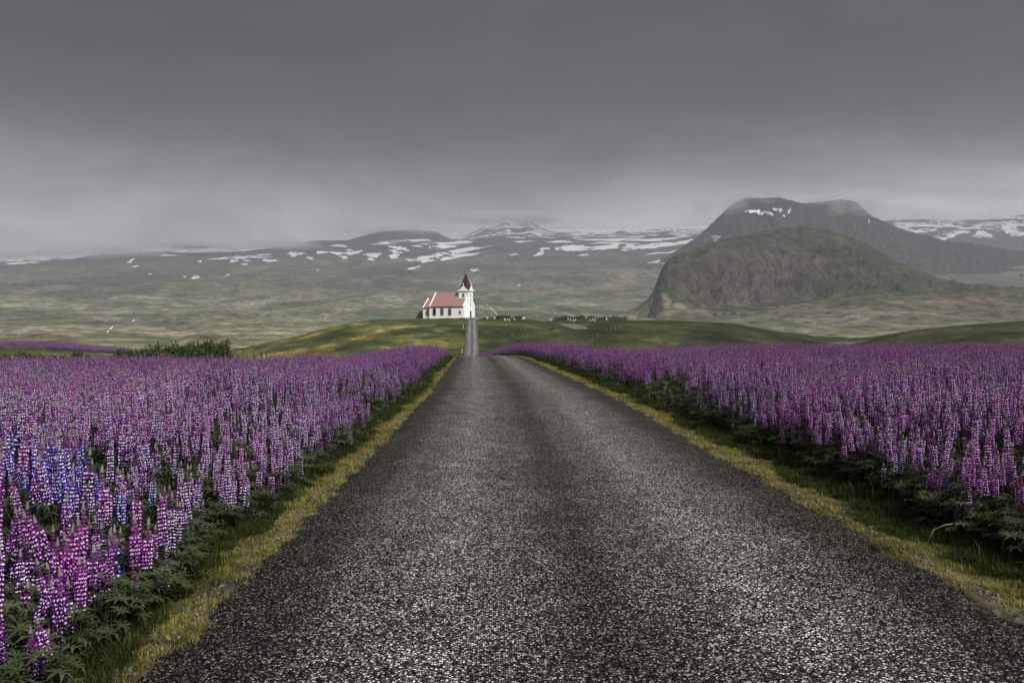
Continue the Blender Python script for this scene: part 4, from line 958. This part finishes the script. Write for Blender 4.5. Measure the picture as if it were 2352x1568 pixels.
# slim posts of the wire fence across the green slope
prev = None
fposts = [(2085, 1322), (2101, 1318), (2119, 1313), (2137, 1313), (2048, 1343), (2360, 1368), (2372, 1360), (2391, 1344), (2428, 1323), (2444, 1319), (2462, 1314), (2481, 1312), (2538, 1318), (2587, 1317), (2603, 1316), (2620, 1315)]
for n_i, (sx_, sy_) in enumerate(fposts):
    q_ = hill_at(sx_ * .5742, sy_ * .5742 + 2)
    t = thing('fence_post', f'slim pale fence post on the green slope, {ordw(n_i + 1)} from the hill road', 'fence post', q_, random.uniform(0, .5), 'fence posts across the green slope')
    t.rotation_euler = (random.uniform(-.06, .06), random.uniform(-.08, .08), 0)
    mb = MB(); mb.tube([(0, 0, -.3), (0, 0, .9), (.01, 0, 1.15)], [.07, .065, .05], 6); obj('post', mb.mesh('post', MWOOD), t)
for n_i, (px_, h_) in enumerate(((567, 1.0), (583, 1.1), (600, 1.5), (612, 1.35))):
    q_ = gz(px_, 68); q_.z = zat(826, 68) - .3
    t = thing('fence_post', f'dark wooden fence post {("short beside the bush", "short, second from the bush", "tallest of four past the bush", "last before the hill")[n_i]}', 'fence post', q_, 0, 'dark fence posts beside the bush')
    mb = MB(); mb.tube([(0, 0, -1.6), (0, 0, h_ * .5), (.015, 0, h_ * .62)], [.05, .045, .03], 6); obj('post', mb.mesh('post', MBLK), t)
# churchyard: low stone walls grown over with shrubs, white crosses and gate posts
MSTN = noisy('mossy_stone', (.13, .115, .095), .5, 1.2, .95, .1)
MSH = colmat('shrub_leaf', .8, .15, .3)
def leafblob(mb, c, rad, n, r, size, cols, flat=.7):
    for k in range(n):
        v = Vector((r.gauss(0, 1), r.gauss(0, 1), r.gauss(0, 1))).normalized() * (r.random() ** .4); p_ = Vector(c) + Vector((v.x * rad[0], v.y * rad[1], v.z * rad[2]))
        a = Vector((r.uniform(-1, 1), r.uniform(-1, 1), r.uniform(-.4, 1))).normalized() * size * r.uniform(.6, 1.3); b_ = a.orthogonal().normalized() * size * .45
        cc = mixt(cols[0], cols[1], r.random()); mb.raw([p_ - a * .5, p_ + b_, p_ + a * .6, p_ - b_], [(0, 1, 2), (0, 2, 3)], cc)
def stone_wall(pa, pb, lab, h=1.0):
    r = random.Random(int(pa[0])); A_ = hill_at(*pa); B_ = hill_at(*pb); A_.z -= .2; B_.z -= .2
    t = thing('stone_wall', lab, 'wall', A_, 0, 'churchyard stone walls'); mb = MB(); Lw = (B_ - A_).length; n = int(Lw / .75)
    dn = (B_ - A_) / n; e = Vector((dn.x, dn.y, 0)).normalized(); s_ = Vector((-e.y, e.x, 0))
    for k in range(n):
        o_ = dn * k; hh = h * r.uniform(.7, 1.15)
        for lv in range(2):
            z0 = lv * hh * .5 - .25; a0 = o_ + e * r.uniform(-.05, .05) + Vector((0, 0, z0)); ww = dn.length * r.uniform(.85, 1.0); dp = .3 * r.uniform(.8, 1.2)
            Vv = []
            for (u_, v_, w_) in ((0, -1, 0), (1, -1, 0), (1, 1, 0), (0, 1, 0), (.08, -.8, 1), (.92, -.8, 1), (.92, .8, 1), (.08, .8, 1)):
                Vv.append(a0 + e * ww * u_ + s_ * dp * v_ + Vector((0, 0, (hh * .5 + .23) * w_ + r.uniform(-.04, .04))))
            mb.raw(Vv, [(0, 3, 2, 1), (4, 5, 6, 7), (0, 1, 5, 4), (1, 2, 6, 5), (2, 3, 7, 6), (3, 0, 4, 7)])
    obj('wall', mb.mesh('wall', MSTN), t)
stone_wall((1200, 731.5), (1246, 736), 'reddish brown dry stone wall at the near end of the churchyard, by the hill road', 1.7)
stone_wall((1396, 733), (1441, 735.5), 'reddish brown dry stone wall at the far end of the churchyard, before the rocky slope', 1.7)
GC = ((.018, .026, .010), (.05, .06, .022))
shr = [(1150, 731, 3.4, 1.5), (1165, 731, 3.0, 1.2), (1186, 731, 2.8, 1.0), (1285, 734, 3, 1.2), (1303, 733, 3.6, 1.6), (1326, 732, 3.0, 1.2), (1345, 732, 3.6, 1.6), (1364, 732, 3.4, 1.4), (1384, 733, 3, 1.1), (1268, 757, 1.2, .9)]
for n_i, (px_, py_, w_, h_) in enumerate(shr):
    q_ = hill_at(px_, py_); 
    t = thing('shrub', f'low dark green shrub in the churchyard, {ordw(n_i + 1)} along from the hill road' if n_i < 9 else 'small dark shrub alone on the slope near the gravel path', 'shrub', q_, 0, 'dark shrubs in the churchyard')
    mb = MB(); r = random.Random(n_i + 60)
    for k in range(5): leafblob(mb, (r.uniform(-w_ * .6, w_ * .6), r.uniform(-.8, .8), h_ * .35), (w_ * .42, 1.0, h_ * r.uniform(.45, .75)), 130, r, .28, GC)
    obj('foliage', mb.mesh('foliage', MSH, col=True), t)
    mb = MB(); mb.tube([(0, 0, -.3), (.05, 0, h_ * .6)], [.07, .03], 5); obj('stem', mb.mesh('stem', MWOOD), t)
crs = [(1158.5, 735.5), (1161, 737.5), (1166, 736), (1170, 738), (1305, 734.8), (1311, 737), (1318, 738.8), (1322, 736.5), (1356, 738), (1361, 736), (1366, 738.5), (1182, 735.5)]
for n_i, (px_, py_) in enumerate(crs):
    q_ = hill_at(px_, py_); t = thing('grave_cross', f'small white grave cross among the dark churchyard shrubs, {ordw(n_i + 1)} along from the hill road', 'grave cross', q_, 0, 'white grave crosses')
    mb = MB(); mb.box((-.06, -.05, -.2), (.06, .05, .85)); obj('upright', mb.mesh('upright', MTRIM), t)
    mb = MB(); mb.box((-.27, -.045, .50), (.27, .045, .61)); obj('crossbar', mb.mesh('crossbar', MTRIM), t)
for n_i, (px_, py_, mt, hh, w_, lab) in enumerate([(1119, 730.5, MTRIM, .75, .32, 'white flared churchyard bollard closest to the church door'), (1136, 730.5, MTRIM, .6, .32, 'white flared churchyard bollard beside the black post'),
        (1140.5, 731, MBLK, 1.9, .10, 'thin black iron post beside the hill road'), (1201, 731, MTRIM, .9, .22, 'white post beside the brown churchyard wall'), (1205, 731, MTRIM, .9, .22, 'second white post, at the start of the brown churchyard wall'),
        (1265, 730.5, MTRIM, .9, .2, 'white post in the middle of the churchyard, by the saddle'), (1276, 731, MTRIM, 1.1, .3, 'tall white post at the edge of the churchyard shrubs'), (1393, 733, MTRIM, .8, .2, 'white post beside the far churchyard wall')]):
    q_ = hill_at(px_, py_ + 2); t = thing('bollard', lab, 'post', q_, 0, 'posts along the churchyard')
    mb = MB(); mb.tube([(0, 0, -.3), (0, 0, hh * .45), (0, 0, hh * .5), (0, 0, hh)], [w_ * .55, w_ * .5, w_, w_ * 1.3] if w_ > .3 else [w_ * .8] * 4, 8); obj('post', mb.mesh('post', mt), t)
    mb = MB(); mb.tube([(0, 0, hh), (0, 0, hh + .08)], [w_ * 1.35, w_ * .9] if w_ > .3 else [w_, w_ * .6], 8); obj('cap', mb.mesh('cap', mt), t)
mb = MB(); q_ = hill_at(1146, 731)
t = thing('railing', 'short white railing between the black post and the churchyard shrubs', 'railing', q_)
for k in range(3): mb = MB(); mb.box((-1.1 + k * 1.1 - .05, -.05, -.3), (-1.1 + k * 1.1 + .05, .05, 1.3)); obj('post', mb.mesh('post', MTRIM), t)
mb = MB(); mb.box((-1.2, -.04, 1.302), (1.2, .04, 1.39)); obj('rail', mb.mesh('rail', MTRIM), t)
def rock(px_, py_, s_, lab, seed, squash=.6, at=None, grp=None, c=None):
    r = random.Random(seed); bm_ = bmesh.new(); bmesh.ops.create_icosphere(bm_, subdivisions=2, radius=1)
    for v in bm_.verts: v.co *= r.uniform(.78, 1.12); v.co = Vector((v.co.x * s_[0], v.co.y * s_[1], v.co.z * s_[2]))
    me = bpy.data.meshes.new('boulder'); bm_.to_mesh(me); bm_.free(); me.materials.append(c or MSTN)
    o = obj('boulder', me, None, at or hill_at(px_, py_), label=lab, category='boulder')
    if grp: o['group'] = grp
    return o
rock(1266, 757, (.9, .7, .9), 'brown boulder on the green slope beside the gravel path', 3); rock(1276, 760, (1.5, .7, .35), 'flat pale rock slab beside the brown boulder on the slope', 4, c=MP)
rock(964, 731, (2.6, 2.0, 3.6), 'dark earth-brown boulder behind the choir end of the church', 8, at=P(968, 731, YC + 14))
# rock outcrop at the foot of the domed hill
MCR = noisy('grey_crag', (.075, .065, .06), .5, .08, .95, 1.5)
for n_i, (px_, py_, w_, h_) in enumerate([(1648, 726, 9, 9), (1668, 722, 11, 7), (1690, 722, 12, 6), (1715, 722, 12, 4), (1792, 705, 9, 4), (1812, 703, 12, 5), (1850, 703, 16, 3)]):
    rr0 = ridge_hit(dome, px_, py_)
    if rr0 is None: continue
    d = rr0[1]; rock(0, 0, (w_ / F * d, w_ / F * d * .8, h_ / F * d), f'grey crag at the foot of the domed hill, {ordw(n_i + 1)} from its steep flank', 30 + n_i, at=Vector(rr0), grp='crags at the foot of the domed hill', c=MCR)

# bushes past the flower bed
MBU = colmat('willow_leaf', .75, .2, .0)
def bush(px_, d, w_, h_, base_row, lab, seed, n=9, dens=420, grp='willow bushes behind the flower bed', leaf=.11):
    r = random.Random(seed); q_ = P(px_, base_row, d); q_.z = min(q_.z, float(zground(np.array([q_.x]), np.array([d]))[0]) + .2) if False else q_.z
    t = thing('willow_bush', lab, 'bush', q_, 0, grp); mb = MB(); st = MB()
    for k in range(n):
        x_ = r.uniform(-w_, w_) * .82; env = math.sqrt(max(.1, 1 - (x_ / w_) ** 2)); hh = h_ * env * r.uniform(.8, 1.05); y_ = r.uniform(-1, 1) * w_ * .25
        leafblob(mb, (x_, y_, hh * .48), (w_ * .22, w_ * .22, hh * .52), dens, r, leaf, ((.012, .020, .006), (.045, .062, .018)))
        for j in range(5):      # upright shoots break the outline
            xx_ = x_ + r.uniform(-.2, .2) * w_; top_ = hh * r.uniform(.98, 1.18)
            leafblob(mb, (xx_, y_, top_ * .9), (.05, .05, top_ * .13), 16, r, leaf * .7, ((.03, .042, .012), (.08, .10, .03)))
        st.tube([(x_ * .5, y_ * .5, -.6), (x_, y_, hh * .7)], [.06, .02], 5)
    obj('foliage', mb.mesh('foliage', MBU, col=True), t); obj('stem', st.mesh('stem', MWOOD), t)
bush(482, 62, 2.5, 1.7, 838, "tallest and densest dark willow bush, close to the hill", 1, 14, 800)
bush(395, 60, 2.8, 1.4, 838, "broad dark willow bush joined to the tallest one", 2, 12, 700)
bush(330, 58, 2.0, 1.05, 837, "middle-sized willow bush sloping down towards the meadow", 3, 8, 500)
bush(288, 56, 1.1, .9, 836, "small low willow bush at the thin end of the thicket", 4, 6, 380)
bush(536, 62, .5, .62, 836, 'small low willow bush at the hill end of the thicket', 6, 4, 240)
for n_i, px_ in enumerate((12, 48, 92, 128, 185)):
    bush(px_, 50 + 2 * (n_i % 3), .75 + .15 * (n_i % 2), .42 + .12 * ((n_i * 2) % 3), 835, f'low olive shrub in front of the green meadow, {ordw(n_i + 1)} from the edge of the view', 10 + n_i, 5, 260, 'low shrubs in front of the meadow')
# dry broken stalk lying over the verge grass
mb = MB(); q_ = Vector((0, 0, 0)); X_ = (2135 - CX) / F * 6.9; z0 = float(zground(np.array([X_]), np.array([6.9]))[0])
MSTK = newmat('dry_stalk', (.30, .31, .17), .7, .2)
t = thing('dead_stalk', 'long pale dry stalk arching over the verge grass', 'plant stalk', (X_, 6.9, z0 + .03))
mb.tube([(0, 0, 0), (.06, .03, .09), (.16, .05, .125), (.28, .06, .13), (.36, .06, .11)], [.002, .003, .003, .0025, .002], 6); obj('stem', mb.mesh('stem', MSTK, smooth=True), t)
#HAZE
# low cloud resting on the summits: soft lumps of mist
MC = bpy.data.materials.new('summit_mist'); MC.use_nodes = True; n_ = MC.node_tree.nodes
for q in list(n_):
    if q.type != 'OUTPUT_MATERIAL': n_.remove(q)
pv = n_.new('ShaderNodeVolumePrincipled'); MC.node_tree.links.new(pv.outputs[0], n_['Material Output'].inputs['Volume'])
pv.inputs['Color'].default_value = (.88, .88, .91, 1); pv.inputs['Density'].default_value = .0024; MC.cycles.homogeneous_volume = True
def mist(px_, py_, d, w, h, seed, dn=1.0):
    r = random.Random(seed); k = d / F
    for j in range(9):
        bm_ = bmesh.new(); bmesh.ops.create_icosphere(bm_, subdivisions=3, radius=1)
        a_ = r.uniform(-1, 1); c = P(px_ + a_ * w * .8, py_ + r.uniform(-.5, .35) * h, d + r.uniform(-300, 300)); sx_ = w * k * r.uniform(.35, .7); sz_ = h * k * r.uniform(.6, 1.1) * (1 - .4 * abs(a_))
        o3 = r.uniform(0, 50)
        for v in bm_.verts:
            f_ = .75 + .55 * float(fbm(np.array([v.co.x * 1.6 + o3]), np.array([v.co.z * 1.6 + v.co.y]), 3, seed)[0]); v.co = Vector((v.co.x * sx_ * f_, v.co.y * sx_ * .8 * f_, v.co.z * sz_ * f_)) + c
        me = bpy.data.meshes.new('cloud'); bm_.to_mesh(me); bm_.free(); me.materials.append(MC); obj('cloud', me, kind='stuff')
for a in [(1650, 474, 4150, 62, 24, 1), (1715, 456, 4250, 60, 14, 2), (1965, 474, 4150, 60, 26, 3), (1900, 466, 4250, 60, 12, 9), (1165, 505, 7200, 110, 16, 4), (900, 527, 5350, 110, 10, 5), (620, 562, 5300, 120, 12, 6), (250, 578, 5300, 130, 16, 7), (20, 585, 5300, 120, 12, 8), (420, 566, 5400, 120, 11, 10)]: mist(*a)
lo_z = float(V[:, 2].min()) - 1.0
hz = MB(); hz.box((-9400, -3000, lo_z), (9400, 9200, 960))
MH = bpy.data.materials.new('pale_haze'); MH.use_nodes = True; n_ = MH.node_tree.nodes
for q in list(n_):
    if q.type != 'OUTPUT_MATERIAL': n_.remove(q)
pv = n_.new('ShaderNodeVolumePrincipled'); MH.node_tree.links.new(pv.outputs[0], n_['Material Output'].inputs['Volume'])
pv.inputs['Color'].default_value = (.68, .695, .745, 1); pv.inputs['Density'].default_value = 1.25e-4; pv.inputs['Anisotropy'].default_value = 0.0
MH.cycles.homogeneous_volume = True
obj('haze', hz.mesh('haze', MH), kind='stuff')
